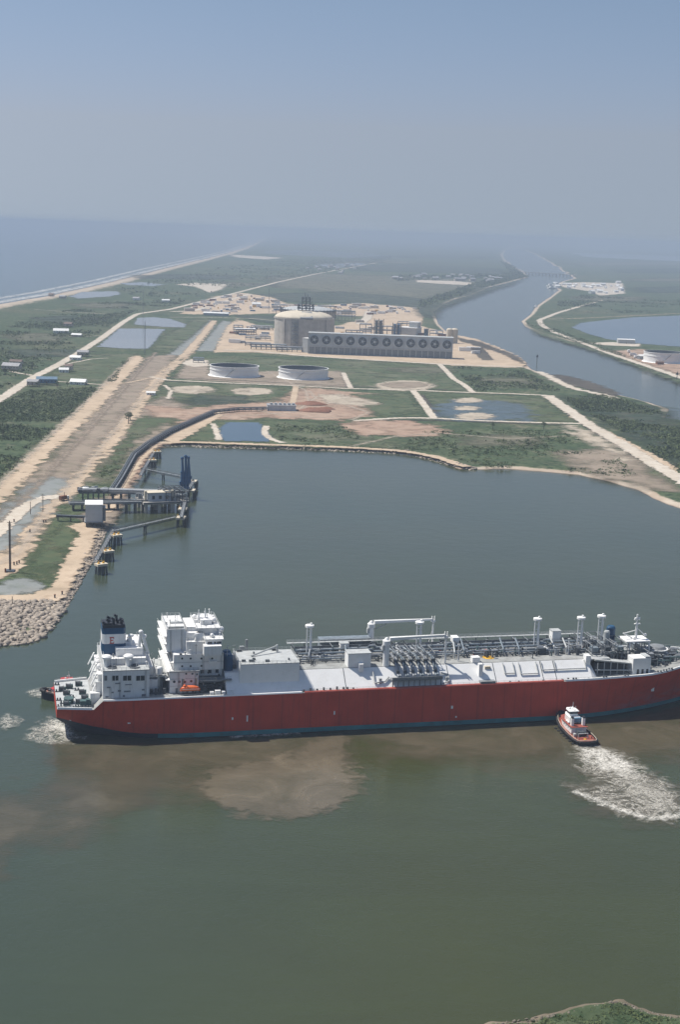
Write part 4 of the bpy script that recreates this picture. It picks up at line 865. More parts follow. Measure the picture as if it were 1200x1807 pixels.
# fore and aft cargo pipes with racks
PIPES = [(16.6, 25.6, .3), (18.2, 26.0, .38), (20.3, 26.3, .45), (22.3, 26.0, .34), (24.0, 26.6, .5), (26.2, 26.2, .36), (28.0, 27.0, .42), (30.2, 26.4, .5), (32.2, 27.2, .35), (33.4, 26.2, .3)]
for k, (y, z, r) in enumerate(PIPES):
    x0 = 99 + (k * 7) % 5; x1 = 236 - (k * 5) % 13
    m = MB(); pts = [(x0, y, z)]
    for xx in (128 + k, 176 - k, 206 + 1.5 * k): pts += [(xx, y, z), (xx, y, z + .9), (xx + 2.5, y, z + .9), (xx + 2.5, y, z)]
    pts += [(x1, y, z)]; m.path(pts, r, 7); m.build('cargo_pipe', (DGREY, PIPE, STEEL, DGREY, PIPE)[k % 5], ship)
for X in np.arange(101, 236, 5.6):
    m = MB(); m.box(X - .15, X + .15, 16, 34.2, 25.0, 25.25)
    for y in (16.1, 22, 28, 34): m.box(X - .15, X + .15, y - .15, y + .15, 24.6, 28.2 if y > 25 else 25.2)
    if int(X) % 2: m.box(X - .15, X + .15, 28, 34.2, 28.0, 28.25)
    m.build('pipe_support', DGREY if int(X) % 3 else MGREY, ship)
m = MB(); m.box(99, 236, 34.0, 35.6, 28.3, 28.45)                         # far side walkway
for X in np.arange(99, 236, 2.8): m.tube((X, 35.5, 28.4), (X, 35.5, 29.6), .06, n=4); m.tube((X, 34.1, 28.4), (X, 34.1, 29.6), .06, n=4)
for z in (29.0, 29.6): m.tube((99, 35.5, z), (236, 35.5, z), .06, n=4); m.tube((99, 34.1, z), (236, 34.1, z), .06, n=4)
m.build('walkway', LGREY, ship)
m = MB(); m.box(114, 137, 36, 41, 17.2, 29.0); m.build('far_deck_tank', PIPE, ship)
for q, (x0, x1) in enumerate(((101, 136), (160, 186), (186, 212), (212, 232))):
    for k in range(26):
        x = x0 + (x1 - x0) * random.random(); y = random.choice([15, 17.5, 19.4, 21.3, 23.2, 25.2, 29.2, 31.4]) + random.uniform(-.5, .5); s = random.uniform(.5, 1.1); z = 24.6
        m = MB(); m.box(x - .35 * s, x + .35 * s, y - .35 * s, y + .35 * s, z, z + 2.4 * s); m.tube((x, y, z + 2.4 * s), (x, y, z + 3.2 * s), .1, n=5); m.lathe([(.55 * s, z + 3.1 * s), (.55 * s, z + 3.25 * s)], x, y, 10)
        m.build('valve', random.choice([DGREY, TEALGREEN, MGREY, MGREY, STEEL, DGREY]), ship)
for X, y0, y1 in ((105, 17, 30), (121, 16, 32), (143.5, 15, 30), (169, 15, 28), (174, 17, 33), (192, 17, 32), (199, 16, 31), (216, 18, 33), (221, 16, 30)):
    MB().path([(X, y0, 25.1), (X, y0, 27.6), (X + 3.5, y1, 28.2), (X + 3.5, y1, 25.5)], .38, 7).build('crossover_pipe', random.choice([STEEL, PIPE, LGREY]), ship)
# loading manifold down the near side
for k in range(6):
    X = 140.4 + k * 3.3; m = MB(); m.path([(X - 2.6, 22, 28.6), (X, 10.5, 28.0), (X + .4, 7.6, 25.2), (X + .5, 4.6, 22.0), (X + .5, 2.2, 21.8)], .46, 8); m.path([(X + 1.1, 18, 27.2), (X + 1.3, 9.8, 27.0), (X + 1.4, 5.2, 22.6), (X + 1.4, 3.2, 21.9)], .3, 7)
    m.tube((X + .5, 2.4, 21.8), (X + .5, 2.1, 21.8), .75, n=12); m.build('manifold_pipe', (STEEL, PIPE)[k % 2], ship)
    MB().box(X - .3, X + 1.2, 8.2, 9.6, 25.4, 27.2).build('manifold_valve', DGREY, ship); MB().box(X, X + .9, 4.6, 5.6, 22.4, 23.8).build('manifold_valve', DGREY, ship)
m = MB(); m.box(137.6, 159.6, 1.2, 6.2, 20.4, 20.8); m.box(137.6, 159.6, 1.0, 1.25, 20.8, 21.9)
for X in np.arange(138, 160, 2.35): m.box(X - .2, X + .2, 1.4, 1.8, 17.2, 20.4)
m.build('manifold_platform', MGREY, ship)
m = MB()
for X in np.arange(138.5, 160, 3.3):
    m.tube((X, 9, 24.6), (X, 9, 29.4), .18, n=5); m.tube((X, 22, 24.6), (X, 22, 30), .18, n=5); m.tube((X, 9, 29.4), (X, 22, 30.0), .18, n=5)
for y, z in ((9, 29.4), (15, 29.7), (22, 30)): m.tube((138.5, y, z), (159, y, z), .16, n=5)
m.build('manifold_frame', MGREY, ship)
for k in range(46):                                       # raised pipe bridges and skids over the trunk deck
    x0 = random.uniform(101, 226); y0 = random.uniform(14.5, 31)
    if 136 < x0 < 160: continue
    h = random.uniform(1.2, 3.4); l = random.uniform(2, 9); r = random.uniform(.16, .38); m = MB()
    if k % 4 == 0: m.box(x0, x0 + l * .5, y0, y0 + 1.6, 24.62, 24.62 + h)
    elif k % 4 == 1: m.path([(x0, y0, 24.6), (x0, y0, 24.6 + h), (x0 + l, y0, 24.6 + h), (x0 + l, y0, 24.6)], r, 6)
    elif k % 4 == 2: m.path([(x0, y0, 24.6), (x0, y0, 24.6 + h), (x0 + 1, y0 - 4, 24.6 + h), (x0 + 1, y0 - 4, 24.6)], r, 6)
    else: m.path([(x0, y0, 24.6), (x0, y0, 25 + h), (x0 + l, y0 + 2, 25 + h)], r, 6).tube((x0 + l, y0 + 2, 24.6), (x0 + l, y0 + 2, 25 + h), r, n=6)
    m.build('deck_pipework', random.choice([DGREY, MGREY, PIPE, DGREY, LGREY]), ship)
# cranes
def crane(X, Y, zt, X1, z1, nm):
    o = MB().lathe([(1.5, 24.6), (1.35, 27), (1.2, zt - 2.4), (1.7, zt - 2.2), (1.7, zt - .4), (1.1, zt), (.6, zt + .8)], X, Y, 16).build('crane', WHITE, ship)
    b = MB(); b.hexa([(X + 1.3, Y - .8, zt - .4), (X + 1.3, Y + .8, zt - .4), (X + 1.3, Y + .8, zt + .9), (X + 1.3, Y - .8, zt + .9)], [(X1, Y - .35, z1 - .35), (X1, Y + .35, z1 - .35), (X1, Y + .35, z1 + .35), (X1, Y - .35, z1 + .35)])
    b.build('boom', WHITE2, o)
    MB().tube((X + 1.4, Y, zt - 3.2), (X + 8, Y, zt - .3), .22, n=6).tube((X, Y, zt + 1.2), (X1, Y, z1 + .6), .08, n=4).build('jib_stay', LGREY, o)
    MB().box(X - 1.9, X - .3, Y - .9, Y + .9, zt - 4.6, zt - 2.5).build('cab', LGREY, o)
    r = MB(); r.tube((X1, Y - .1, 24.5), (X1, Y, z1 - .4), .42, .35, 8); r.tube((X1 - 2, Y, 24.5), (X1, Y, z1 - 4), .15, n=5); r.box(X1 - .9, X1 + .9, Y - .5, Y + .5, z1 - 1.1, z1 - .4); r.box(X1 - .7, X1 - .45, Y - .4, Y + .4, z1 - .4, z1 + 1.5); r.box(X1 + .45, X1 + .7, Y - .4, Y + .4, z1 - .4, z1 + 1.5)
    r.build('boom_rest', WHITE, ship)
x_, z_ = S(765, 1093, 38.9); crane(137.7, 38.9, 35.2, x_, z_, '')
x_, z_ = S(788, 1121, 9.7); crane(136.9, 9.9, 36.0, x_, z_, '')
# vent masts
for (px_, pyb, pyt, yy) in ((546, 1160, 1104, 25.5), (740.5, 1155, 1098, 23.9), (949, 1147, 1092, 25), (1026, 1148, 1090, 21.1), (1062, 1140, 1087, 26.0)):
    X, zt = S(px_ + 3, pyt, yy); m = MB(); m.tube((X, yy, 24.5), (X, yy, zt), .55, .5, 10); m.tube((X - 1.5, yy + .6, 24.6), (X - 1.5, yy + .6, zt), .28, n=8)
    for zz in np.arange(26.5, zt - 1, 2.4): m.tube((X, yy, zz), (X - 1.5, yy + .6, zz), .1, n=4)
    m.tube((X + 1.9, yy, 24.6), (X, yy, 30.5), .14, n=5); m.tube((X, yy - 1.9, 24.6), (X, yy, 30.5), .14, n=5)
    o = m.build('vent_mast', WHITE, ship)
    MB().lathe([(1.0, zt - .9), (1.9, zt - .6), (1.9, zt + .25), (1.0, zt + .45)], X - .6, yy + .2, 16).tube((X, yy, zt), (X, yy, zt + 1.2), .45, n=8).build('vent_head', WHITE2, o)
for px_, pyb, pyt, yy in ((810, 1163, 1138, 12), (1005, 1152, 1128, 16), (700, 1168, 1150, 12)):
    X, zt = S(px_, pyt, yy); MB().tube((X, yy, 24.5), (X, yy, zt), .22, n=6).box(X - .5, X + .5, yy - .2, yy + .2, zt, zt + .4).build('lamp_post', WHITE, ship)

# --- fore part: machinery, breakwater, foremast, windlasses
m = MB(); m.xprism([(7.2, 24.35), (35.8, 24.35), (35.8, 24.9), (7.2, 24.9)], 228.5, 238); m.hexa([(230.5, 6.0, 24.3), (247, 4.8, 22.6), (247, 9.5, 22.6), (230.5, 9.5, 24.3)], [(230.5, 5.8, 25.0), (247, 4.6, 23.2), (247, 9.5, 23.2), (230.5, 9.5, 25.0)])
m.tube((230.5, 5.6, 20.4), (247, 4.4, 20.0), .3, n=6)
for X in np.arange(231.5, 247, 3.1): m.tube((X, 5.3, 17.4), (X, 5.3, 23.6), .2, n=6)
m.build('forward_gallery', LGREY, ship)
MB().box(231.2, 246.6, 8.4, 35, 17.4, 22.5).build('forward_machinery_house', DGREY, ship)
MB().hexa([(226.3, 6.6, 21.9), (228.5, 6.6, 21.9), (228.5, 9.6, 24), (226.3, 9.6, 24)], [(226.3, 6.4, 26.6), (228.5, 6.4, 26.6), (228.5, 9.6, 26.6), (226.3, 9.6, 26.6)]).build('hatch_house', WHITE2, ship)
fh = MB().box(247.2, 255.6, 3.4, 9.4, 18.2, 25.6).build('fore_house', WHITE2, ship)
for k in range(3): MB().box(249.2 + k * 2.2, 250.2 + k * 2.2, 3.3, 3.42, 18.4, 20.6).build('door', GLASS, fh)
MB().box(253.0, 255.4, 3.6, 9.2, 25.6, 26.2).build('roof', LGREY, fh)
fm = MB(); x_, zt = S(1126, 1084, 21.7)
for dx, dy in ((-5.5, -4), (5.5, -4), (5.5, 4), (-5.5, 4)): fm.tube((x_ + dx, 21.7 + dy, 18), (x_ + dx * .82, 21.7 + dy, 28.8), .45, n=7)
fm.box(x_ - 6.5, x_ + 5.2, 17.2, 26.2, 28.6, 29.1); fm.tube((x_, 21.7, 29), (x_, 21.7, zt), .62, .35, 9)
fm.box(x_ - 1.4, x_ + 1.4, 21.4, 22, zt - 2.6, zt - 2.2); fm.box(x_ - 1.2, x_ + 1.6, 21.3, 22.1, zt - 4.6, zt - 4.2); fm.ell((x_ + .9, 21.5, zt - 2.0), (.6, .6, .7), 8, 5); fm.ell((x_ - .9, 21.5, zt - 2.0), (.6, .6, .7), 8, 5)
fm.tube((x_ - 1, 21.7, 29), (x_ - 6.4, 21.5, 31.8), .3, n=6) ; fm.tube((x_, 21.7, 33), (x_ - 6.5, 21.5, 31.6), .22, n=6); fm.tube((x_ + .2, 21.7, 34), (x_ + 4, 21.0, 30.6), .2, n=6); fm.ell((x_ - 1.6, 20.4, 29.6), (.8, .8, .8), 10, 6); fm.ell((x_ + 4, 20.6, 31), (.7, .7, .7), 8, 5)
fm.build('foremast', WHITE, ship)
MB().lathe([(2.0, 24.3), (2.0, 33.0), (1.4, 33.8)], 246.5, 27, 18).build('blue_tank', NAVY, ship)
MB().lathe([(1.4, 24.3), (1.4, 32.4), (1.0, 33)], 242.6, 22.5, 14).build('grey_tank', LGREY, ship)
MB().box(236, 243, 12, 20, 24.9, 26.4).build('machinery_skid', MGREY, ship)
for k in range(230):
    x = random.uniform(232, 286) if k % 3 else random.uniform(229, 258); hw = bd(x) - 7; y = YC + random.uniform(-min(13, hw), min(12, hw)); z = 22.6 if x < 247 else zg(x)
    if x < 246 and y < 9: y += 6
    h = random.uniform(1.4, 5.6) if x < 262 else random.uniform(1.0, 3.2); w = random.uniform(.35, 1.3)
    m = MB(); 
    if k % 3 == 0: m.tube((x, y, z), (x, y, z + h), w * .45, n=8); m.tube((x, y, z + h), (x + random.uniform(-4, 4), y + random.uniform(-3, 3), z + h * .7), w * .3, n=6)
    elif k % 3 == 1: m.box(x - w, x + w, y - w * .6, y + w * .6, z, z + h * .6)
    else: m.path([(x, y, z), (x, y, z + h), (x + random.uniform(3, 7), y, z + h), (x + random.uniform(3, 7), y + 2, z + h * .4)], .25, 6)
    m.build('deck_machinery', random.choice([DGREY, MGREY, PIPE, MGREY, LGREY, STEEL, TEALGREEN, DGREY]), ship)
for x0 in (231, 237, 243, 258):                           # lattice frames over the fore deck
    m = MB(); z = 22.5 if x0 < 250 else 18.8
    for y in (11, 18, 25, 32): m.tube((x0, y, z), (x0, y, z + 7.2), .2, n=5); m.tube((x0 + 4.6, y, z), (x0 + 4.6, y, z + 7.2), .2, n=5); m.tube((x0, y, z + 7.2), (x0 + 4.6, y, z + 7.2), .18, n=5); m.tube((x0, y, z + 3.6), (x0 + 4.6, y, z + 3.6), .18, n=5)
    for dz in (3.6, 7.2): m.tube((x0, 11, z + dz), (x0, 32, z + dz), .2, n=5); m.tube((x0 + 4.6, 11, z + dz), (x0 + 4.6, 32, z + dz), .2, n=5)
    for y in (11, 18, 25): m.tube((x0, y, z), (x0, y + 7, z + 7.2), .14, n=4)
    m.build('deck_frame', MGREY, ship)
    for y in (13, 20, 28): MB().box(x0 + .8, x0 + 3.8, y, y + 3.4, z + 3.7, z + 5.6).build('deck_machinery', random.choice([PIPE, DGREY, STEEL]), ship)
for x, y in ((262, 14), (263.5, 29), (269, 16), (269.5, 26), (275, 21)): winch(x, y, zg(x), 1.5)
tt = MB(); tt.lathe([(4.6, 19.4), (4.6, 20.2), (4.2, 20.2), (4.2, 23.2), (4.8, 23.3), (4.8, 23.8), (3.4, 25.4), (.1, 25.9)], 267, 21.6, 20); tt.build('turret_house', MGREY, ship)
MB().lathe([(5.0, 22.0), (5.0, 22.4), (4.5, 22.4)], 267, 21.6, 20, cap=False).lathe([(5.0, 24.0), (5.0, 24.3), (4.5, 24.3)], 267, 21.6, 20, cap=False).build('turret_ring', WHITE2, ship)
for X in (219, 243, 259, 262, 265, 233): MB().tube((X - .5, YC - bd(X) + .7, zg(X) + .5), (X - .5, YC - bd(X) + .7, zg(X) + 1.3), .4, n=8).tube((X + .8, YC - bd(X) + .7, zg(X) + .5), (X + .8, YC - bd(X) + .7, zg(X) + 1.3), .4, n=8).box(X - 1.3, X + 1.6, YC - bd(X) + .3, YC - bd(X) + 1.1, zg(X) + .3, zg(X) + .62).build('bollard', DGREY, ship)

# the lifeboat hanging in the davit
lx, lz = S(335, 1215, 3.0)
lb_loc = SO + SUX * lx + SUY * 3.2 + np.array([0, 0, lz])
life = thing('lifeboat', 'orange enclosed lifeboat hanging on the side of the white accommodation block', 'lifeboat', tuple(lb_loc), SA)
m = MB(); prof = [(-4.0, .15), (-3.7, .8), (-2.8, 1.2), (0, 1.35), (2.6, 1.2), (3.6, .8), (4.1, .12)]
for x, h in prof: m.v += [(x, -h, .15), (x, -h * .75, -.8), (x, 0, -1.15), (x, h * .75, -.8), (x, h, .15)]
for i in range(len(prof) - 1):
    for k in range(4): a = i * 5 + k; m.f.append((a, a + 1, a + 6, a + 5)); m.m.append(0)
m.build('hull', ORANGE, life)
m = MB(); m.ell((0, 0, .15), (3.7, 1.2, 1.1), 18, 8); m.build('canopy', ORANGE, life)
MB().ell((-2.2, 0, 1.1), (.7, .7, .6), 10, 5).build('steering_cupola', ORANGE, life)
MB().box(-3.6, 3.6, -1.38, -1.32, .02, .16).build('grab_line', WHITE, life)

# ------------------------------------------------------------------ tugs
def make_tug(label, loc, rz, scale=1.0):
    t = thing('tug', label, 'tug', loc, rz); L = 34.0
    st = [(0, 3.6), (1.0, 4.6), (4, 5.3), (12, 5.6), (20, 5.4), (26, 4.6), (30, 3.2), (32.6, 1.6), (33.6, .4)]
    sh = lambda x: 1.9 + max(0, (x - 12) / 22) ** 1.8 * 2.4
    m = MB()
    for x, h in st: m.v += [(x, -h * .9, -.8), (x, -h, sh(x) + .7), (x, h, sh(x) + .7), (x, h * .9, -.8)]
    for i in range(len(st) - 1):
        for k in (0, 2): a = i * 4 + k; m.f.append((a, a + 4, a + 5, a + 1)); m.m.append(0)
    m.f.append((0, 1, 2, 3)); m.m.append(0)
    m.build('hull', SOOT, t)
    m = MB()
    for x, h in st: m.v += [(x + (.3 if x == 0 else 0), -h + .32, sh(x)), (x + (.3 if x == 0 else 0), h - .32, sh(x))]
    for i in range(len(st) - 1): a = i * 2; m.f.append((a, a + 2, a + 3, a + 1)); m.m.append(0)
    m.build('deck', TUGRED, t)
    f = MB()
    for sd in (-1, 1): f.path([(x, sd * (h + .15), sh(x) + .25) for x, h in st], .5, 8)
    f.path([(0, -3.7, 2.1), (-.3, 0, 2.1), (0, 3.7, 2.1)], .62, 8); f.path([(31.5, -2.5, sh(31.5) + .4), (33.9, 0, sh(33.6) + .4), (31.5, 2.5, sh(31.5) + .4)], .9, 8)
    for k in range(7):
        for sd in (-1, 1): f.lathe([(.75, .0), (.75, .5)], 4 + k * 3.4, sd * 5.9, 10)
    f.build('fender', BLACK, t)
    r = MB()
    for sd in (-1, 1): r.path([(x, sd * (h - .3), sh(x) + .95) for x, h in st[:-1]], .11, 5)
    r.path([(.4, -3.3, 2.85), (.4, 3.3, 2.85)], .11, 5); r.build('bulwark_rail', CREAM, t)
    h1 = MB(); h1.prism([(11.5, -3.6), (23, -3.5), (27, -2.2), (28.5, 0), (27, 2.2), (23, 3.5), (11.5, 3.6)], 2.2, 5.2); ho_ = h1.build('deckhouse', WHITE, t)
    MB().prism([(10.6, -4.1), (23.4, -4.0), (27.6, -2.5), (29, 0), (27.6, 2.5), (23.4, 4.0), (10.6, 4.1)], 5.2, 5.4).build('boat_deck', TUGRED, ho_)
    for x in (13, 15.5, 18, 20.5):
        for sd in (-1, 1): MB().tube((x, sd * 3.53, 3.9), (x, sd * 3.66, 3.9), .3, n=10).build('porthole', GLASS, ho_)
    h2 = MB(); h2.prism([(16.4, -2.6), (22.5, -2.6), (25, -1.4), (25, 1.4), (22.5, 2.6), (16.4, 2.6)], 5.4, 8.0); u = h2.build('upper_house', WHITE, t)
    MB().box(15.0, 16.4, -2.5, 2.5, 6.2, 8.1).build('blue_awning', HOUSEB, u)
    for sd in (-1, 1):
        s_ = MB().box(12.6, 14.2, sd * 2.7 - .6, sd * 2.7 + .6, 5.4, 8.8).build('exhaust_stack', WHITE, t); MB().box(12.7, 14.1, sd * 2.7 - .5, sd * 2.7 + .5, 8.8, 9.5).build('stack_top', SOOT, s_)
    w = MB(); w.prism([(18.4, -2.0), (22, -2.0), (23.5, -1.1), (23.5, 1.1), (22, 2.0), (18.4, 2.0)], 8.0, 9.0); wo_ = w.build('wheelhouse', WHITE, t)
    MB().prism([(18.5, -2.0), (22, -2.05), (23.6, -1.15), (23.6, 1.15), (22, 2.05), (18.5, 2.0)], 9.0, 10.1).build('window_band', GLASS, wo_)
    MB().prism([(18.0, -2.4), (22.2, -2.4), (24.0, -1.4), (24.0, 1.4), (22.2, 2.4), (18.0, 2.4)], 10.1, 10.4).build('roof', WHITE, wo_)
    MB().tube((20, 0, 10.4), (20, 0, 14.2), .18, .08, 6).box(19.2, 20.8, -.15, .15, 11.6, 11.8).tube((19.6, -1.2, 10.4), (19.6, -1.2, 12.4), .08, n=5).tube((19.6, 1.2, 10.4), (19.6, 1.2, 12.4), .08, n=5).ell((21.4, .9, 10.8), (.5, .5, .45), 8, 5).build('mast', WHITE, wo_)
    w = MB(); w.box(7.6, 10.2, -1.8, 1.8, 1.95, 2.5); w.tube((8.8, -1.5, 3.3), (8.8, 1.5, 3.3), 1.0, n=12); w.tube((8.8, -1.9, 3.3), (8.8, -1.5, 3.3), 1.35, n=12); w.tube((8.8, 1.5, 3.3), (8.8, 1.9, 3.3), 1.35, n=12); w.build('tow_winch', DGREY, t)
    MB().path([(6.2, -2.2, 1.95), (6.2, -2.2, 3.9), (6.2, 2.2, 3.9), (6.2, 2.2, 1.95)], .25, 8).box(8, 9.6, 2.6, 3.6, 1.95, 3.2).build('tow_bow', LGREY, t)
    MB().box(3.4, 4.6, -.5, .5, 1.98, 2.2).build('hatch', YELLOW, t)
    MB().tube((29.4, -.9, 4.1), (29.4, .9, 4.1), .7, n=10).box(28.7, 30.1, -1.2, -.9, 3.4, 4.8).box(28.7, 30.1, .9, 1.2, 3.4, 4.8).build('bow_winch', DGREY, t)
    for x, sd in ((2.2, -1), (2.2, 1), (5.0, -1), (5, 1)): MB().tube((x, sd * 3.6, 2), (x, sd * 3.6, 2.9), .22, n=6).build('bollard', BLACK, t)
    for x in (19.5, 17.5): MB().ell((x - 1, 3.2, 5.9), (.9, .45, .45), 10, 5).build('life_raft', WHITE, t)
    t.scale = (scale,) * 3
    return t
sp = P(1039, 1313, 1.2); bwp = P(990, 1257, 4.0); hd = math.atan2(bwp[1] - sp[1], bwp[0] - sp[0]); Lw = math.hypot(*(bwp - sp)[:2])
print('tug length', Lw)
make_tug('tug with an open red after deck, white house and foaming wake, pushing the red hull', (sp[0], sp[1], 0), hd, Lw / 34.0)
hd2 = SA + math.pi - .12; w0 = P(121, 1199, 8.5) - 17 * np.array([math.cos(hd2), math.sin(hd2), 0])
t2 = make_tug('tug half hidden behind the stern of the gas carrier', (w0[0], w0[1], 0), hd2, 0.86)
for c in t2.children:
    if c.name.startswith(('roof', 'boat_deck')): c.data.materials[0] = RED
    for g in c.children:
        if g.name.startswith(('roof', 'boat_deck')): g.data.materials[0] = RED
#@@LAND
# ------------------------------------------------------------------ loading jetty (steel and concrete over the water)
def V3(px, py, z): return tuple(P(px, py, z))
def ang(a, b): return math.atan2(b[1] - a[1], b[0] - a[0])
def piles(m, pts, z1, r=.9, z0=-2.0, n=8):
    for x, y in pts: m.tube((x, y, z0), (x, y, z1), r, n=n)
def local_rect(name, label, cat, pa, pb, z, wid, group=None):
    """thing whose X axis runs from photo pixel pa to pb at height z; returns (empty, length)"""
    a = P(*pa, z); b = P(*pb, z); L = math.hypot(*(b - a)[:2]); return thing(name, label, cat, (a[0], a[1], 0), ang(a, b), group), L
# loading platform
plat, L = local_rect('loading_platform', 'concrete loading platform on thick piles in the basin, pipework on its deck', 'jetty platform', (253, 887), (334, 884), 8.0, 20)
D = 26.0
m = MB(); m.box(0, L, 0, D, 6.2, 8.0); m.build('platform_deck', CONC, plat)
m = MB()
for k in range(4):
    for y in (1.5, 12, 24): piles(m, [(2 + k * (L - 4) / 3, y)], 6.2, 1.25, n=10)
m.build('pile', CONC, plat)
m = MB(); m.box(0, L, -.3, 0, 6.9, 7.6); m.build('fender_beam', DGREY, plat)
random.seed(5)
for k in range(60):
    x = random.uniform(L * (.55 if k < 36 else .02), L - 1); y = random.uniform(1 if k < 36 else 14, D - 2); h = random.uniform(1, 6.5); w = random.uniform(.5, 1.6)
    m = MB()
    if k % 2: m.box(x - w, x + w, y - w * .6, y + w * .6, 8, 8 + h)
    else: m.path([(x, y, 8), (x, y, 8 + h), (x - 5, y + 1, 8 + h), (x - 5, y + 1, 8)], .35, 6)
    m.build('pipework', random.choice([DGREY, MGREY, PIPE, STEEL, LGREY, DGREY]), plat)
m = MB()
for x in np.linspace(L * .5, L - 1, 5):
    for y in (2, 10, 18, 25): m.tube((x, y, 8), (x, y, 15), .3, n=6)
for z in (11.5, 15):
    for y in (2, 10, 18, 25): m.tube((L * .5, y, z), (L - 1, y, z), .28, n=6)
    for x in np.linspace(L * .5, L - 1, 5): m.tube((x, 2, z), (x, 25, z), .28, n=6)
m.build('pipe_frame', DGREY, plat)
sh = thing('control_building', 'white flat roofed building standing on the concrete loading platform', 'building', plat.matrix_basis @ Vector((L * .12, 3.5, 8.0)), plat.rotation_euler.z)
MB().box(0, 17, 0, 9, 0, 6.0).build('wall', FANB, sh); MB().box(-.4, 17.4, -.4, 9.4, 6.0, 6.4).build('roof', CREAM, sh)
for x in (-1.5, 18.5): MB().box(x - .8, x + .8, 1, 3, 0, 7.5).build('stair_tower', CREAM, sh)
for x in (3, 8, 13): MB().box(x, x + 2, -.12, .02, 1.5, 4).build('window', GLASS, sh)
# loading arms
for k, (px, dz) in enumerate(((322, 0), (327, 1.5), (331, .5))):
    b = P(px - 2 + k, 862, 8.0); arm = thing('marine_loader', ('first', 'middle, tallest', 'third')[k] + ' of three blue folded loading arms counted from the shore, on the platform edge', 'loading arm', tuple(b), SA, 'blue loading arms on the jetty')
    MB().lathe([(1.5, 0), (1.2, 1.0), (.9, 1.2), (.8, 12), (1.1, 12.3), (1.1, 13.3)], 0, 0, 12).build('riser', BLUE, arm)
    a_ = MB(); a_.tube((.9, 0, 4.0), (.2, 0, 23 + dz), 1.15, .8, 8); a_.tube((1.8, .3, 5.0), (.2, 0, 23 + dz), .9, .7, 8); a_.lathe([(1.4, 0), (1.4, .01)], 0, 0, 4) if False else None
    a_.ell((.2, 0, 23.2 + dz), (1.3, .8, 1.3), 10, 6); a_.build('arm', BLUE, arm)
    MB().box(-1.7, -.7, -1.0, 1.0, 1.6, 5.5).build('counterweight', BLUE, arm); MB().tube((1.6, 0, 4.6), (2.8, 0, 9.5), .45, n=8).build('end_piece', BLUE, arm)
# trestles from the shore
def trestle(label, pa, pb, z, wid, mat, npile, pipes, rail=True, name='trestle', cat='trestle'):
    t, L = local_rect(name, label, cat, pa, pb, z, wid)
    MB().box(0, L, 0, wid, z - 1.3, z).build('deck', mat, t)
    m = MB()
    for k in range(npile):
        x = 3 + k * (L - 6) / max(1, npile - 1)
        for y in (.8, wid - .8): m.tube((x, y, -2), (x, y, z - 1.3), .55, n=7)
        m.box(x - .6, x + .6, 0, wid, z - 2.0, z - 1.3)
    m.build('pile', DGREY, t)
    for j, (y, zz, r, mt) in enumerate(pipes): MB().tube((0, y, z + zz), (L, y, z + zz), r, n=8).build('pipe', mt, t)
    if rail:
        m = MB()
        for y in (.15, wid - .15):
            for x in np.arange(0, L, 3.5): m.tube((x, y, z), (x, y, z + 1.2), .07, n=4)
            for q in (.6, 1.2): m.tube((0, y, z + q), (L, y, z + q), .07, n=4)
        m.build('guard_rail', STEEL, t)
    return t, L
trestle('upper trestle carrying silver pipes from the shore to the loading platform', (190, 868), (292, 871), 8.5, 8, MGREY, 7, ((1.5, 1.4, .7, STEEL), (3.6, 1.5, .9, LGREY), (5.6, 1.2, .6, STEEL), (7, 1.0, .45, PIPE)))
trestle('long lower road trestle, dark girder with a grey deck reaching the platform', (122, 888), (262, 885), 8.0, 8, MGREY, 9, ((.6, .8, .35, DGREY),))
t_, L_ = trestle('short approach rack of grey pipework at the shore end of the upper trestle', (138, 868), (190, 868), 9.0, 9, DGREY, 5, ((1.5, 1.4, .8, STEEL), (3.6, 1.5, .9, LGREY), (6, 1.2, .7, DGREY)))
for k in range(30):
    x = random.uniform(0, L_); y = random.uniform(0, 9); MB().box(x - 1, x + 1.4, y - .6, y + .8, 9, 9 + random.uniform(.8, 3.4)).build('valve_box', random.choice([DGREY, MGREY, LGREY, PIPE]), t_)
MB().lathe([(2.6, 9), (2.6, 11.2), (.1, 12.2)], 5, 6, 14).build('white_vessel', WHITE, t_)
# catwalks
def catwalk(label, pa, pb, z, np_=2):
    t, L = local_rect('catwalk', label, 'catwalk', pa, pb, z, 2.2)
    m = MB(); m.box(0, L, 0, 2.2, z - .25, z); m.build('walk_deck', MGREY, t)
    m = MB()
    for y in (.1, 2.1):
        m.tube((0, y, z + 1.2), (L, y, z + 1.2), .12, n=5); m.tube((0, y, z - 1.6), (L, y, z - 1.6), .22, n=5)
        n = int(L / 4)
        for k in range(n): m.tube((k * L / n, y, z + 1.2 if k % 2 else z - 1.6), ((k + 1) * L / n, y, z - 1.6 if k % 2 else z + 1.2), .13, n=4)
    m.build('truss', DGREY, t); m = MB()
    for k in range(np_):
        x = (k + 1) * L / (np_ + 1)
        for dx in (-1.2, 1.2): m.tube((x + dx, 1.1, -2), (x + dx * .6, 1.1, z - 1.6), .5, n=7)
        m.box(x - 1.8, x + 1.8, -.2, 2.4, z - 2.2, z - 1.6)
    m.build('pile', DGREY, t); return t
catwalk('lower catwalk slanting from the shore to the outer dolphins', (200, 937), (312, 912), 6.5, 1)
catwalk('upper catwalk from the shore corner to the foot of the loading arms', (251, 827), (322, 841), 6.5, 1)
catwalk('walkway running down the bank past the near mooring dolphins', (170, 992), (203, 934), 6.0, 3)
catwalk('walkway behind the two far mooring dolphins at the basin corner', (250, 838), (272, 800), 6.0, 2)
catwalk('catwalk linking the outer dolphins in front of the platform', (322, 912), (330, 880), 7.5, 1)
catwalk('catwalk linking the loading arms to the far breasting dolphins', (331, 868), (343, 850), 7.5, 0)
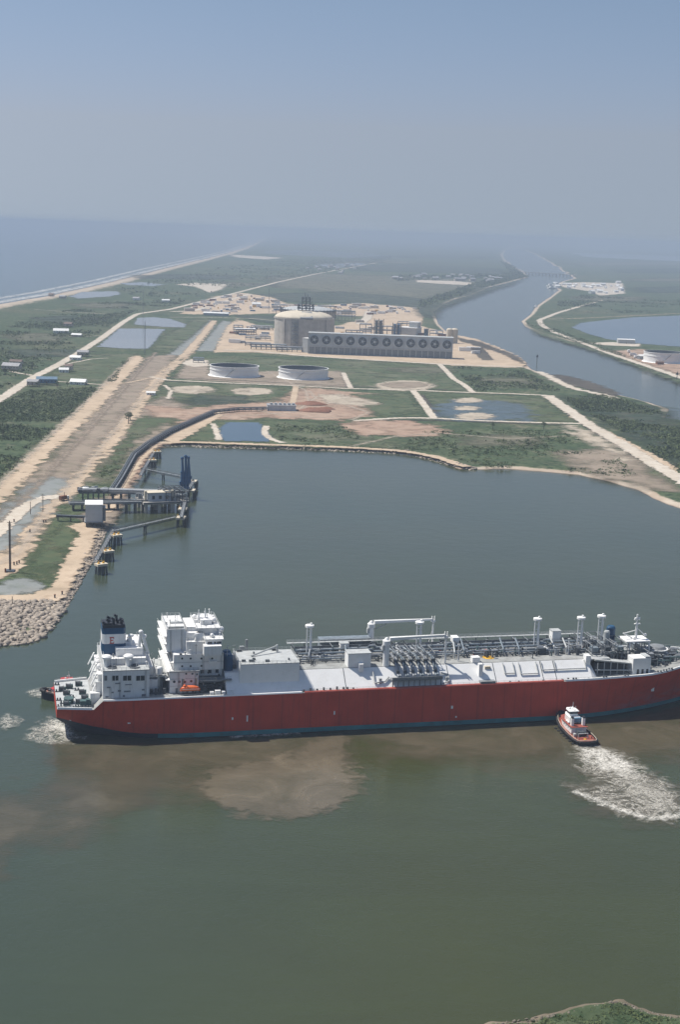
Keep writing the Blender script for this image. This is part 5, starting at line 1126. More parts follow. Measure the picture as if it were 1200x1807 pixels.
# dolphins
def dolphin(big):
    d = thing('dolphin', 'x', 'dolphin'); r = 4.2 if big else 3.4
    MB().prism([(-r, -r * .7), (r, -r * .7), (r, r * .7), (-r, r * .7)], 5.0, 6.4).build('cap', CREAM, d)
    m = MB()
    for x in (-r * .7, 0, r * .7):
        for y in (-r * .45, r * .45): m.tube((x * 1.25, y * 1.25, -2), (x, y, 5.0), .6, n=8)
    m.build('pile', DGREY, d)
    m = MB()
    for x in (-1.6, 1.4): m.tube((x, 0, 6.4), (x, 0, 7.4), .5, n=8); m.box(x - .8, x + .8, -.7, .7, 6.4, 6.7)
    m.build('mooring_hook', YELLOW if not big else DGREY, d)
    m = MB(); m.tube((-r + .3, r * .6, 6.4), (-r + .3, r * .6, 7.6), .08, n=5); m.tube((r - .3, r * .6, 6.4), (r - .3, r * .6, 7.6), .08, n=5); m.tube((-r + .3, r * .6, 7.6), (r - .3, r * .6, 7.6), .08, n=5); m.build('guard_rail', YELLOW, d)
    if big: MB().box(-r * .8, r * .8, -r * .7 - .9, -r * .7, .6, 5.8).build('fender', BLACK, d)
    return d
ds = dolphin(False)
for k, (px, py, lb) in enumerate(((178, 994, 'mooring dolphin with cream cap, nearest to the rock bank'), (190, 971, 'mooring dolphin with cream cap, middle one below the lower catwalk'), (205, 943, 'mooring dolphin with cream cap at the shore end of the lower catwalk'),
                                  (268, 811, 'mooring dolphin at the basin corner, nearer the upper catwalk'), (277, 796, 'mooring dolphin deepest in the basin corner'))):
    place(ds, k, V3(px, py, 0) if False else tuple(P(px, py, 6.4) * np.array([1, 1, 0])), SA * .6 + (.5 if k < 3 else .3), lb, 'mooring dolphins along the jetty', 1.0)
db = dolphin(True)
for k, (px, py, lb) in enumerate(((319, 912, 'breasting dolphin with black fender at the outer end of the lower catwalk'), (322, 897, 'breasting dolphin with black fender just in front of the loading platform'), (337, 864, 'breasting dolphin with black fender right of the loading arms'), (340, 848, 'breasting dolphin with black fender farthest out, past the loading arms'))):
    place(db, k, tuple(P(px, py, 6.4) * np.array([1, 1, 0])), SA + 1.3, lb, 'breasting dolphins along the jetty', 1.0)
# boxy building on stilts at the shore
bl, L = local_rect('switchgear_building', 'grey windowless building on stilts with a bright white roof beside the jetty shore', 'building', (150, 921), (180, 921), 6.0, 12)
MB().box(0, L, 0, 16, 6.0, 17.5).build('wall', FANB, bl); MB().box(-.4, L + .4, -.4, 16.4, 17.5, 18.0).build('roof', ROOFW, bl); MB().box(-.6, L + .6, -.6, 16.6, 5.3, 6.0).build('floor_slab', MGREY, bl)
m = MB()
for x in (.6, L / 2, L - .6):
    for y in (.6, 8, 15.4): m.tube((x, y, 1.5), (x, y, 5.3), .4, n=7)
m.build('stilt', DGREY, bl); MB().box(L + .1, L + 2.2, 3, 13, 6, 15).build('stair', MGREY, bl)
cv, L = local_rect('pipe_bridge', 'short dark elevated pipe bridge left of the grey building on stilts', 'pipe bridge', (98, 910), (148, 912), 6.0, 3)
MB().box(0, L, 0, 3, 5, 6.4).build('girder', DGREY, cv); m = MB()
for x in (1, L * .5, L - 1): m.tube((x, 1.5, 1.5), (x, 1.5, 5), .4, n=6)
m.build('leg', DGREY, cv)
# elevated pipe rack from the jetty to the plant
pts = [(196, 866), (212, 842), (236, 800), (262, 780), (300, 758), (345, 738), (378, 724), (420, 720), (472, 719)]
wp = [P(x, y, 6.0) for x, y in pts]
pr = thing('pipe_rack', 'long dark elevated pipe rack bending along the shore from the jetty inland', 'pipe rack', (wp[0][0], wp[0][1], 0))
o0 = np.array([wp[0][0], wp[0][1], 0])
def off(path, d):
    p = np.array(path); t = np.gradient(p[:, :2], axis=0); t /= np.linalg.norm(t, axis=1)[:, None]; q = p.copy(); q[:, 0] += -t[:, 1] * d; q[:, 1] += t[:, 0] * d; return q
base = np.array(wp) - o0
for k, (d, z, r, mt) in enumerate(((-1.7, 4.6, .32, PIPE), (-.9, 4.5, .26, STEEL), (-.1, 4.7, .4, DGREY), (.8, 4.5, .28, PIPE), (1.6, 4.6, .32, STEEL), (-1.3, 5.9, .3, STEEL), (.2, 6.0, .34, DGREY), (1.3, 5.9, .3, PIPE))):
    q = off(base, d); q[:, 2] = z; MB().path([tuple(v) for v in q], r, 7).build('pipe', mt, pr)
q1 = off(base, -2.2); q2 = off(base, 2.2)
seg = np.linalg.norm(np.diff(base[:, :2], axis=0), axis=1); LL = np.concatenate([[0], np.cumsum(seg)])
for d in np.arange(0, LL[-1], 7.5):
    m = MB()
    a = [np.interp(d, LL, q1[:, i]) for i in (0, 1)]; b = [np.interp(d, LL, q2[:, i]) for i in (0, 1)]
    for e in (a, b): m.tube((e[0], e[1], 1.5), (e[0], e[1], 6.4), .24, n=5)
    for z in (4.0, 5.4): m.tube((a[0], a[1], z), (b[0], b[1], z), .25, n=5)
    m.build('bent_frame', DGREY, pr)
m = MB(); q1[:, 2] = 6.5; q2[:, 2] = 6.5; m.path([tuple(v) for v in q1], .3, 5).path([tuple(v) for v in q2], .3, 5); m.build('edge_beam', MGREY, pr)
m = MB(); q1[:, 2] = 3.8; q2[:, 2] = 3.8; n = len(q1); m.add([tuple(v) for v in q1] + [tuple(v) for v in q2], [(i, i + 1, n + i + 1, n + i) for i in range(n - 1)]); m.build('lower_deck', DGREY, pr)
eb, L = local_rect('transformer_house', 'low grey building with roof units at the inland end of the pipe rack', 'building', (472, 725), (522, 726), 2, 20)
MB().box(0, L, 0, 18, 2, 8).build('wall', FANB, eb); MB().box(-.5, L + .5, -.5, 18.5, 8, 8.5).build('roof', ROOFG, eb)
for x in np.linspace(3, L - 4, 6): MB().box(x, x + 3, 5, 9, 8.5, 10.5).build('roof_unit', LGREY, eb)

# ------------------------------------------------------------------ storage tanks
INNER = paint('bare_tank_steel', (.10, .115, .13), .2, .1, .7)
def open_tank(label, cx, base, wpx, hpx, group):
    c = P(cx, base, ZL); sc_ = math.hypot(*(P(cx + wpx / 2, base, ZL) - P(cx - wpx / 2, base, ZL))[:2]); R = sc_ / 2; H = hpx * 204 / (base - 404) * 1.02
    t = thing('storage_tank', label, 'storage tank', (c[0], c[1] + R, ZL), 0, group)
    m = MB(); m.lathe([(R + 3, 0), (R + 2, .8), (R, .8), (R, H * .62)], 0, 0, 64, cap=False); m.lathe([(R, H * .72), (R, H)], 0, 0, 64, cap=False); m.lathe([(R, H * .62), (R + .05, H * .72)], 0, 0, 64, cap=False)
    m.build('shell', WHITE2, t, smooth=False); m = MB(); m.lathe([(R - .72, H - .3), (R - .72, H * .2)], 0, 0, 64, cap=False); m.build('inner_wall', INNER, t)
    m = MB(); m.lathe([(R - .7, H), (R + .7, H), (R + .7, H - .9), (R, H - .9)], 0, 0, 64, cap=False); m.lathe([(R, H * .66), (R + .6, H * .66), (R + .6, H * .63), (R, H * .63)], 0, 0, 64, cap=False); m.build('wind_girder', WHITE, t)
    m = MB(); m.lathe([(R - .8, H * .3), (R * .9, H * .34), (R * .86, H * .28), (.1, H * .3)], 0, 0, 64, cap=False); m.build('floating_roof', INNER, t)
    m = MB(); a0 = -1.9
    for k in range(14):
        a = a0 + k * .035; m.tube(((R + 1.0) * math.cos(a), (R + 1.0) * math.sin(a), k * H / 14), ((R + 1.0) * math.cos(a + .035), (R + 1.0) * math.sin(a + .035), (k + 1) * H / 14), .5, n=5)
    m.build('spiral_stair', LGREY, t); MB().box(-.5, .5, -R * .45, -R * .3, H * .3, H * .8).box(-.2, .2, -R * .8, -R * .3, H * .62, H * .66).build('gauge_pole', LGREY, t); return t, R, H
open_tank('white open topped storage tank, left one of the pair behind the sand discs', 409.5, 667, 85, 18, 'white open topped storage tanks')
open_tank('white open topped storage tank, right one of the pair, south of the fan building', 533.5, 671, 85, 18, 'white open topped storage tanks')
def domed_tank(name, label, cx, base, wpx, hpx, dome, wall, roofm, cat='storage tank'):
    c = P(cx, base, ZL); R = math.hypot(*(P(cx + wpx / 2, base, ZL) - P(cx - wpx / 2, base, ZL))[:2]) / 2; H = hpx * 204 / (base - 404) * 1.01
    t = thing(name, label, cat, (c[0], c[1] + R, ZL), 0)
    m = MB(); m.lathe([(R + 1.5, 0), (R + 1.5, 2), (R, 2.2), (R, H)], 0, 0, 72, cap=False)
    m.build('wall', wall, t)
    m = MB()
    for k in range(4): a = -2.25 + k * math.pi / 2; m.box(0, 0, 0, 0, 0, 0) if False else m.hexa([(R * math.cos(a - .035), R * math.sin(a - .035), 0), ((R + 1.6) * math.cos(a - .035), (R + 1.6) * math.sin(a - .035), 0), ((R + 1.6) * math.cos(a + .035), (R + 1.6) * math.sin(a + .035), 0), (R * math.cos(a + .035), R * math.sin(a + .035), 0)], [(R * math.cos(a - .035), R * math.sin(a - .035), H), ((R + 1.6) * math.cos(a - .035), (R + 1.6) * math.sin(a - .035), H), ((R + 1.6) * math.cos(a + .035), (R + 1.6) * math.sin(a + .035), H), (R * math.cos(a + .035), R * math.sin(a + .035), H)])
    m.build('buttress', wall, t)
    m = MB(); m.lathe([(R, H * .985), (R + 1.3, H * .985), (R + 1.3, H * 1.01), (R, H * 1.01)], 0, 0, 72, cap=False); m.build('ring_beam', wall, t)
    if dome: m = MB(); m.lathe([(R * math.cos(a), H * 1.005 + dome * math.sin(a)) for a in np.linspace(0, math.pi / 2, 10)[:-1]] + [(.05, H + dome)], 0, 0, 72); m.build('dome', roofm, t, smooth=True)
    return t, R, H
dt, R, H = domed_tank('domed_tank', 'tall round concrete gas tank with a cream dome and steel tower on top', 533, 616, 98, 52, 13, CONC, CREAM)
m = MB(); random.seed(9)
for x in np.linspace(-10, 16, 5):
    for y in (-8, 0, 8): m.tube((x, y, H + 10), (x, y, H + 24 + (12 if abs(x - 3) < 8 else 0)), .8, n=5)
for z in (16, 20, 24): m.box(-12, 18, -9, 9, H + z, H + z + .7)
for z in (29, 33, 36): m.box(-4, 10, -7, 7, H + z, H + z + .6)
for x in (-4, 3, 10):
    for z0 in (24, 30): m.tube((x, -7, H + z0), (x + 5, -7, H + z0 + 6), .4, n=4)
for k in range(14): x = random.uniform(-12, 17); m.box(x, x + 2.5, -8, -5, H + 16 + 4 * (k % 2), H + 19 + 4 * (k % 2))
m.tube((1, 0, H + 36), (1, 0, H + 44), .4, n=5); m.tube((6, 0, H + 36), (6, 0, H + 41), .4, n=5)
m.build('pump_tower', DGREY, dt)
m = MB(); m.hexa([(-5, -R - 1, H), (17, -R - 1, H), (14, -R * .45, H + 10), (-3, -R * .45, H + 10)], [(-5, -R - 1, H + 3), (17, -R - 1, H + 3), (14, -R * .45, H + 12.5), (-3, -R * .45, H + 12.5)]); m.build('dome_stair', MGREY, dt)
m = MB()
for k in range(7): m.box(-19, -8, -R - 2.6, -R + 2.0, k * 7 + 3, k * 7 + 3.6)
for x in (-19, -8): m.tube((x, -R - 2.2, 0), (x, -R - 2.2, H), .5, n=5)
for k in range(6): m.tube((-19 + 11 * (k % 2), -R - 2.4, k * 7 + 3), (-8 - 11 * (k % 2), -R - 2.4, k * 7 + 10), .5, n=4)
m.build('stair_tower', MGREY, dt)
d2, R2, H2 = domed_tank('domed_tank', 'unfinished round concrete tank with scaffolding, behind the cream domed tank', 541, 598, 88, 47, 9, CONC, LGREY)
m = MB()
for k in range(40):
    a = 2 * math.pi * k / 40; m.tube(((R2 + 2) * math.cos(a), (R2 + 2) * math.sin(a), H2 * .75), ((R2 + 2) * math.cos(a), (R2 + 2) * math.sin(a), H2 + 5), .5, n=4)
m.lathe([(R2 + 1, H2 + 2), (R2 + 3, H2 + 2), (R2 + 3, H2 + 3), (R2 + 1, H2 + 3)], 0, 0, 40); m.build('scaffold', DGREY, d2)

# ------------------------------------------------------------------ air heater building with its row of fans
fb, L = local_rect('fan_building', 'long blue grey building with a row of twelve round fans on its front', 'building', (543.5, 624), (798.5, 633.5), ZL, 30)
FH = 36.0
MB().box(0, L, 0, 24, ZL, FH).build('wall', FANB, fb)
MB().box(-.8, L + .8, -.8, 24.8, FH, FH + 1.0).build('roof', LGREY, fb)
MB().box(.5, L - .5, -1.0, -.02, FH * .41, FH * .44).build('ledge', LGREY, fb)
for k in range(25): x = 1 + k * (L - 2) / 24; MB().box(x - .6, x + .6, -1.2, -.03, ZL, FH * .41).build('pillar', LGREY, fb)
m = MB()
for k in range(24): x = 1.8 + k * (L - 2) / 24; m.box(x, x + (L - 2) / 24 - 1.6, -.35, -.04, ZL + 1, FH * .38)
m.build('louvre', MGREY, fb)
for k in range(13): x = 2 + k * (L - 4) / 12; MB().box(x - .3, x + .3, -.6, -.03, FH * .44, FH).build('wall_rib', LGREY, fb)
RF = 7.0; ring = blade = None
for k in range(12):
    x = L * (k + .5) / 12 ; z = FH * .71; vs = []
    m = MB(); n = 28
    for r, y in ((RF, -.02), (RF, -2.2), (RF - .7, -2.2), (RF - .9, -.1)):
        for j in range(n): a = 2 * math.pi * j / n; m.v.append((r * math.cos(a), y, r * math.sin(a)))
    for q in range(3):
        for j in range(n): m.f.append((q * n + j, q * n + (j + 1) % n, (q + 1) * n + (j + 1) % n, (q + 1) * n + j)); m.m.append(0)
    if ring is None:
        ring = m.build('fan', DGREY, fb); f = ring
        d = MB(); d.v = [((RF - .8) * math.cos(2 * math.pi * j / n), -.12, (RF - .8) * math.sin(2 * math.pi * j / n)) for j in range(n)]; d.f = [tuple(range(n))]; d.m = [0]; d.build('throat', DGREY, f)
        b = MB(); b.tube((0, -1.6, 0), (0, -.3, 0), 2.0, n=14)
        b.build('hub', FANB, f)
        b = MB()
        for j in range(5):
            a = 2 * math.pi * j / 5; ca, sa = math.cos(a), math.sin(a); w = .85
            b.add([(1.5 * ca - w * sa, -.9, 1.5 * sa + w * ca), (1.5 * ca + w * sa, -.5, 1.5 * sa - w * ca), (5.2 * ca + w * sa, -.5, 5.2 * sa - w * ca), (5.2 * ca - w * sa, -.9, 5.2 * sa + w * ca)], [(0, 1, 2, 3)])
        b.build('blade', MGREY, f)
    else:
        f = copy_tree(ring, fb)
    f.location = (x, 0, z)
sx, Ls = local_rect('annex_building', 'small pale annex standing at the left end of the long fan building', 'building', (533, 622), (543, 623), ZL, 12)
MB().box(0, Ls - .5, 0, 14, ZL, 26).build('wall', LGREY, sx); MB().box(-.3, Ls - .3, -.3, 14.3, 26, 26.6).build('roof', ROOFW, sx)
for k, (px, w, lab) in enumerate(((793, 6, 'left'), (802, 6.5, 'right'))):
    c = P(px, 606, ZL); t = thing('silo', 'tan round silo behind the right end of the fan building, the ' + lab + ' one', 'silo', (c[0], c[1] + 6, ZL), 0, 'tan silos behind the fan building')
    MB().lathe([(w, 0), (w, 26), (w * .6, 28), (.1, 28.5)], 0, 0, 20).build('shell', CREAM, t)
# process columns behind the fan building
def tower(px, py, w, h, label):
    c = P(px, py, ZL); t = thing('process_tower', label, 'tower', (c[0], c[1], ZL), 0, 'process towers behind the fan building')
    m = MB()
    for z in np.arange(5, h, 6): m.box(-w, w, -w * .7, w * .7, z, z + .6)
    for x in (-w, 0, w):
        for y in (-w * .7, w * .7): m.tube((x, y, 0), (x, y, h), .6, n=5)
    m.build('steel_frame', DGREY, t); v = MB()
    for x in (-w * .5, w * .45): v.lathe([(w * .33, 1), (w * .33, h * .9), (.1, h * .96)], x, 0, 12)
    v.build('column', BLUE if w < 9 else MGREY, t)
tower(668, 592, 9, 33, 'tall dark blue steel process tower, left one behind the fan building')
tower(700, 594, 8, 27, 'dark blue steel process tower beside the white roofed hall')
tower(752, 597, 4, 20, 'slim dark process tower right of the white roofed hall')
hl, L = local_rect('process_hall', 'white roofed stepped hall behind the fan building', 'building', (704, 590), (734, 592), ZL, 20)
MB().box(0, L, 0, 30, ZL, 16).build('wall', LGREY, hl); MB().box(-1, L + 1, -1, 31, 16, 17).build('roof', ROOFW, hl); MB().box(L * .45, L * .95, 12, 30, 17, 27).build('upper_storey', LGREY, hl); MB().box(L * .42, L * .98, 11, 31, 27, 28).build('upper_roof', ROOFW, hl)

# ------------------------------------------------------------------ construction yard: sheds, cabins, trucks, pipe stacks, cranes
def gable_building(name, label, cat, loc, rz, w, d, h, wall, roof, group=None, door=True, windows=0, ridge=.28):
    t = thing(name, label, cat, loc, rz, group)
    MB().box(-w / 2, w / 2, -d / 2, d / 2, 0, h).build('wall', wall, t)
    e = .5; rh = d * ridge; m = MB()
    m.add([(-w / 2 - e, -d / 2 - e, h), (w / 2 + e, -d / 2 - e, h), (w / 2 + e, 0, h + rh), (-w / 2 - e, 0, h + rh), (w / 2 + e, d / 2 + e, h), (-w / 2 - e, d / 2 + e, h)],
          [(0, 1, 2, 3), (3, 2, 4, 5), (0, 3, 5), (1, 4, 2), (0, 5, 4, 1)]); m.build('roof', roof, t)
    if door: MB().box(-.7, .7, -d / 2 - .08, -d / 2 + .02, 0, 2.2).build('door', WOOD, t)
    for k in range(windows): x = -w / 2 + (k + .5) * w / windows; MB().box(x - .7, x + .7, -d / 2 - .07, -d / 2 + .02, h * .4, h * .4 + 1.2).build('window', GLASS, t)
    return t
ls = gable_building('long_shed', 'long low white roofed shed standing alone left of the construction yard', 'shed', tuple(P(381, 557, ZL)), -.03, 58, 16, 6, LGREY, ROOFW, ridge=.15)
random.seed(21)
yard_px = W([(322, 553), (345, 538), (385, 526), (430, 521), (480, 527), (505, 537), (560, 541), (640, 537), (732, 545), (718, 554), (640, 557), (480, 552), (400, 554)], ZL)
yard2 = W([(405, 600), (420, 574), (440, 572), (480, 585), (482, 612), (420, 612)], ZL)
yard3 = W([(590, 578), (640, 565), (660, 575), (655, 590), (600, 590)], ZL)
yard4 = W([(730, 580), (760, 585), (800, 600), (860, 620), (840, 630), (800, 612), (740, 598)], ZL)
def rand_in(poly, n, sep=8):
    a = np.array(poly); out = []; k = 0
    while len(out) < n and k < n * 60:
        k += 1; x = random.uniform(a[:, 0].min(), a[:, 0].max()); y = random.uniform(a[:, 1].min(), a[:, 1].max())
        if inside(np.array([x]), np.array([y]), poly)[0] and all((x - p[0]) ** 2 + (y - p[1]) ** 2 > sep * sep for p in out): out.append((x, y))
    return out
def cabin(mat, l, w, h):
    t = thing('site_cabin', 'x', 'cabin'); MB().box(-l / 2, l / 2, -w / 2, w / 2, .3, h).build('wall', mat, t); MB().box(-l / 2 - .2, l / 2 + .2, -w / 2 - .2, w / 2 + .2, h, h + .3).build('roof', ROOFW, t); return t
def truck(mat):
    t = thing('truck', 'x', 'truck'); MB().box(-4, 2.2, -1.25, 1.25, 1.0, 3.6).build('cargo_box', mat, t); MB().box(2.4, 4.4, -1.2, 1.2, .7, 3.0).build('cab', WHITE, t)
    m = MB()
    for x in (-3, -1.5, 3.2):
        for y in (-1.1, 1.1): m.tube((x, y - .2, .5), (x, y + .2, .5), .5, n=8)
    m.build('wheel', BLACK, t); return t
def stack(mat):
    t = thing('pipe_stack', 'x', 'pipe stack'); m = MB()
    for r in range(3):
        for k in range(7 - r): m.tube((-7, -3.5 + k * 1.1 + r * .55, .55 + r * .95), (7, -3.5 + k * 1.1 + r * .55, .55 + r * .95), .52, n=7)
    m.build('pipe', mat, t); MB().box(-5, -4.6, -4, 4, 0, .1).box(4.6, 5, -4, 4, 0, .1).build('bearer', WOOD, t); return t
protos = [(cabin(ROOFW, 14, 4, 4.2), 'white site cabin in the construction yard', 'white site cabins', 44), (cabin(HOUSEC, 18, 6, 5), 'beige site cabin in the construction yard', 'beige site cabins', 22), (cabin(RUST, 12, 3, 3.4), 'rust brown freight container in the construction yard', 'brown containers', 26),
          (cabin(BLUE, 12, 3, 3.4), 'blue freight container in the construction yard', 'blue containers', 14), (truck(WHITE), 'white box truck parked in the construction yard', 'white trucks', 28), (truck(YELLOW), 'yellow truck parked in the construction yard', 'yellow trucks', 12), (stack(STEEL), 'stack of grey pipes lying in the construction yard', 'grey pipe stacks', 18), (stack(RUST), 'stack of brown pipes lying in the construction yard', 'brown pipe stacks', 14)]
spots = rand_in(yard_px, 150, 12) + rand_in(yard2, 12, 10) + rand_in(yard3, 6, 12) + rand_in(yard4, 8, 12); random.shuffle(spots); i = 0
for pr_, lab, grp, n in protos:
    for k in range(n):
        if i >= len(spots): break
        x, y = spots[i]; i += 1
        o = place(pr_, k, (x, y, ZL + .42), random.choice([0.05, 1.6, .3, -.2]), lab, grp, random.uniform(1.0, 1.5))
def frame_rack(label, px, py, l, w, h, rz=0.0, mat=MGREY, roof=False):
    c = P(px, py, ZL); t = thing('process_rack', label, 'steel rack', (c[0], c[1], ZL), rz); m = MB()
    for x in np.linspace(-l / 2, l / 2, max(3, int(l / 7))):
        for y in (-w / 2, w / 2): m.tube((x, y, 0), (x, y, h), .45, n=5)
        for z in (h * .5, h): m.tube((x, -w / 2, z), (x, w / 2, z), .4, n=5)
    for y in (-w / 2, w / 2):
        for z in (h * .5, h): m.tube((-l / 2, y, z), (l / 2, y, z), .45, n=5)
    m.build('frame', mat, t)
    for k in range(4): y = -w * .4 + k * w * .27; MB().tube((-l / 2, y, h * (.55 if k % 2 else 1.05)), (l / 2, y, h * (.55 if k % 2 else 1.05)), .9, n=7).build('pipe', random.choice([STEEL, LGREY, PIPE]), t)
    if roof: MB().box(-l / 2, l / 2, -w / 2, w / 2, h * 1.2, h * 1.24).build('roof', ROOFW, t)
    return t
frame_rack('roofed steel rack with pipes on the tan dirt left of the domed tank', 432, 590, 40, 18, 9, .35, DGREY, True)
frame_rack('low pipe rack beside the tan dirt road left of the domed tank', 455, 600, 46, 8, 7, 0.05)
frame_rack('pipe rack at the foot of the domed tank', 474, 617, 60, 14, 9, .02, DGREY)
frame_rack('pipe rack right of the roofed rack, left of the domed tank', 462, 582, 44, 9, 8, -.04)
frame_rack('pipe rack in front of the domed tank beside the annex', 515, 621, 50, 10, 8, .02, DGREY)
frame_rack('tall steel rack of pipes behind the right side of the domed tank', 600, 566, 70, 20, 22, 0, MGREY)
frame_rack('steel rack with pipes left of the white roofed hall', 683, 590, 40, 14, 16, .02, MGREY)
random.seed(77)
for k, (px, py, l, w, h, lb) in enumerate(((575, 560, 40, 26, 26, 'tall steel rack close behind the right shoulder of the domed tank'), (500, 548, 50, 12, 14, 'steel rack on the dirt behind the left side of the domed tank'), (625, 592, 34, 10, 10, 'steel rack right of the domed tank behind the fan building'), (645, 590, 24, 14, 20, 'taller rack in the middle behind the fan building'), (718, 575, 40, 10, 9, 'long low rack behind the white roofed hall'), (770, 594, 26, 12, 12, 'rack behind the right part of the fan building'), (455, 611, 44, 8, 6, 'lowest pipe rack on the dirt near the front road left of the domed tank'), (420, 583, 18, 10, 10, 'small square rack farthest left on the tan dirt'))):
    frame_rack(lb, px, py, l, w, h, random.uniform(-.1, .1), (DGREY, MGREY)[k % 2])
frame_rack('small rack on sand beside the left open topped tank', 350, 640, 16, 10, 7, .1, MGREY)
for px, py, hgt, lab in ((252, 562, 62, 'lattice mast beside the upper pale pond'), (255, 625, 52, 'lattice mast at the end of the lower pale pond'), (486, 602, 60, 'thin lattice mast left of the domed tank'), (474, 552, 60, 'thin lattice mast in the construction yard')):
    c = P(px, py, ZL); t = thing('lattice_mast', lab, 'mast', (c[0], c[1], ZL)); m = MB()
    for dx, dy in ((-1, -1), (1, -1), (0, 1)): m.tube((dx, dy, 0), (dx * .35, dy * .35, hgt), .16, n=4)
    for z in np.arange(0, hgt - 3, 3): m.tube((-1 + .65 * z / hgt, -1 + .65 * z / hgt, z), (1 - .65 * (z + 3) / hgt, -1 + .65 * (z + 3) / hgt, z + 3), .12, n=4)
    m.build('lattice', MGREY, t)

# ------------------------------------------------------------------ poles along the shore road
def pole(px, pyb, pyt, label, lattice=False):
    c = P(px, pyb, ZL); h = (pyb - pyt) * 204 / (pyb - YH + (px - 600) * -.035) * 1.02
    t = thing('utility_pole', label, 'pole', (c[0], c[1], ZL)); m = MB()
    m.tube((0, 0, 0), (0, 0, h), .42 if lattice else .25, .3 if lattice else .18, 7); m.build('shaft', WOOD, t)
    if h > 10: m = MB(); m.box(-1.4, 1.4, -.1, .1, h - 1.2, h - .95); m.box(-1.1, 1.1, -.1, .1, h - 2.6, h - 2.4); m.build('crossarm', WOOD, t)
    return t, h
t_, h_ = pole(17, 1009, 918, 'tall dark pole with a square base at the lower left shore', True)
MB().box(-2.6, 2.6, -2.6, 2.6, 0, 1.0).build('base_frame', DGREY, t_); MB().box(-2.4, -1.6, -3.6, -2.8, 0, 2.8).build('equipment_box', RUST, t_)
MB().tube((-.5, 0, 0), (-.5, 0, h_ * .96), .14, n=5).tube((.5, .3, 0), (.5, .3, h_ * .96), .14, n=5).build('conduit', DGREY, t_)
pole(75, 904, 871, 'short dark pole at the bend of the pale road'); pole(53, 908, 885, 'shortest pole standing in the pale road verge'); pole(21, 1074, 1052, 'pole above the rocks at the lower left')
pole(113, 884, 868, 'thin pole where the pale road meets the haul road')
bx_ = []
for k, (px, py) in enumerate(((76, 923), (80, 923), (24, 998), (29, 997), (33, 995), (52, 940), (24, 922), (109, 1050), (96, 1056))):
    c = P(px, py, ZL); t = thing('marker_post', 'short dark marker post beside the haul roads near the shore', 'post', (c[0], c[1], ZL + .3), 0, 'short dark posts by the haul roads'); MB().box(-.35, .35, -.35, .35, 0, 1.7).build('post', DGREY, t); MB().box(-.5, .5, -.5, .5, 1.7, 2.0).build('cap', RUST, t)
c = P(112, 884, ZL); tv = truck(RUST); place(tv, 0, (c[0], c[1], ZL + .5), 1.0, 'rust brown truck parked at the shore end of the lower trestle', None)

# ------------------------------------------------------------------ village houses along the beach road
def stilt_house(px, py, w, d, h, wall, roof, label, rz=.1, stilts=True, flat=False):
    c = P(px, py, ZL); z0 = 2.6 if stilts else 0
    t = gable_building('house', label, 'house', (c[0], c[1], ZL + z0), rz, w, d, h, wall, roof, 'houses along the beach road', True, max(2, int(w / 4)), .12 if flat else .28)
    if stilts:
        m = MB()
        for x in (-w / 2 + .5, 0, w / 2 - .5):
            for y in (-d / 2 + .5, d / 2 - .5): m.box(x - .2, x + .2, y - .2, y + .2, -z0, 0)
        m.build('stilt', WOOD, t); MB().box(-w / 2, w / 2, -d / 2 - 2, -d / 2 - .1, -.25, 0).build('porch', WOOD, t)
    return t
for px, py, w, d, h, wl, rf, lab in ((20, 654, 21, 12, 4.5, HOUSEC, ROOFG, 'large grey roofed house at the left edge above the road fork'), (28, 645, 15, 8, 3.5, HOUSEC, ROOFB, 'long brown roofed house just behind the large grey roofed one'), (82, 679, 22, 9, 5, HOUSEB, paint('faded_blue_roof', (.11, .19, .27), .12), 'long blue house beside the lane below the road'),
                                     (58, 682, 12, 8, 4, HOUSEC, ROOFG, 'grey house left of the long blue house'), (138, 678, 17, 11, 3.5, ROOFW, ROOFW, 'bright white roofed house on the lane to the haul road'), (112, 657, 11, 8, 4, ROOFW, ROOFW, 'small white house above the lane'), (121, 655, 9, 8, 5, HOUSEC, ROOFB, 'tall brown roofed house beside the small white one'),
                                     (133, 635, 14, 9, 4, ROOFW, ROOFW, 'white house near the road below the pale ponds'), (146, 629, 15, 9, 4.5, HOUSEC, ROOFG, 'dark grey roofed house near the road below the pale ponds'), (107, 588, 24, 12, 5, ROOFW, ROOFW, 'large white house group in the scrub left of the ponds'), (120, 577, 14, 9, 4, HOUSEC, ROOFB, 'brown roofed house behind the large white one in the scrub'),
                                     (135, 594, 16, 8, 3.5, HOUSEC, ROOFW, 'low pale house east of the large white one'), (292, 533, 18, 10, 5, ROOFW, ROOFW, 'white house by the far beach road bend'), (240, 531, 15, 10, 5, ROOFW, ROOFG, 'grey roofed house among scrub near the beach'), (110, 528, 15, 10, 5, HOUSEC, ROOFG, 'house near the beach left of the pale lagoon'), (90, 524, 12, 9, 5, HOUSEC, ROOFB, 'brown roofed house nearest the beach'), (452, 540, 20, 12, 6, ROOFW, ROOFW, 'white roofed shed in the far construction yard'), (266, 697, 9, 5, 3, ROOFW, ROOFW, 'small white hut beside the right haul road')):
    stilt_house(px, py, w * 1.15, d * 1.15, h, wl, rf, lab, .08 * ((px * 7) % 5 - 2), rf is not ROOFW)
random.seed(3)
hp = gable_building('house', 'x', 'house', (0, 0, 0), 0, 16, 11, 6, HOUSEC, ROOFG, 'distant houses')
for k in range(42):
    if k < 30: px = random.uniform(690, 890); py = 489 + (px - 690) * .02 + random.uniform(-4, 5)
    else: px = random.uniform(520, 640); py = random.uniform(468, 484)
    place(hp, k, tuple(P(px, py, ZL)), random.uniform(-1, 1), 'distant grey house in the hazy settlement near the river', 'distant houses', random.uniform(.9, 1.7))
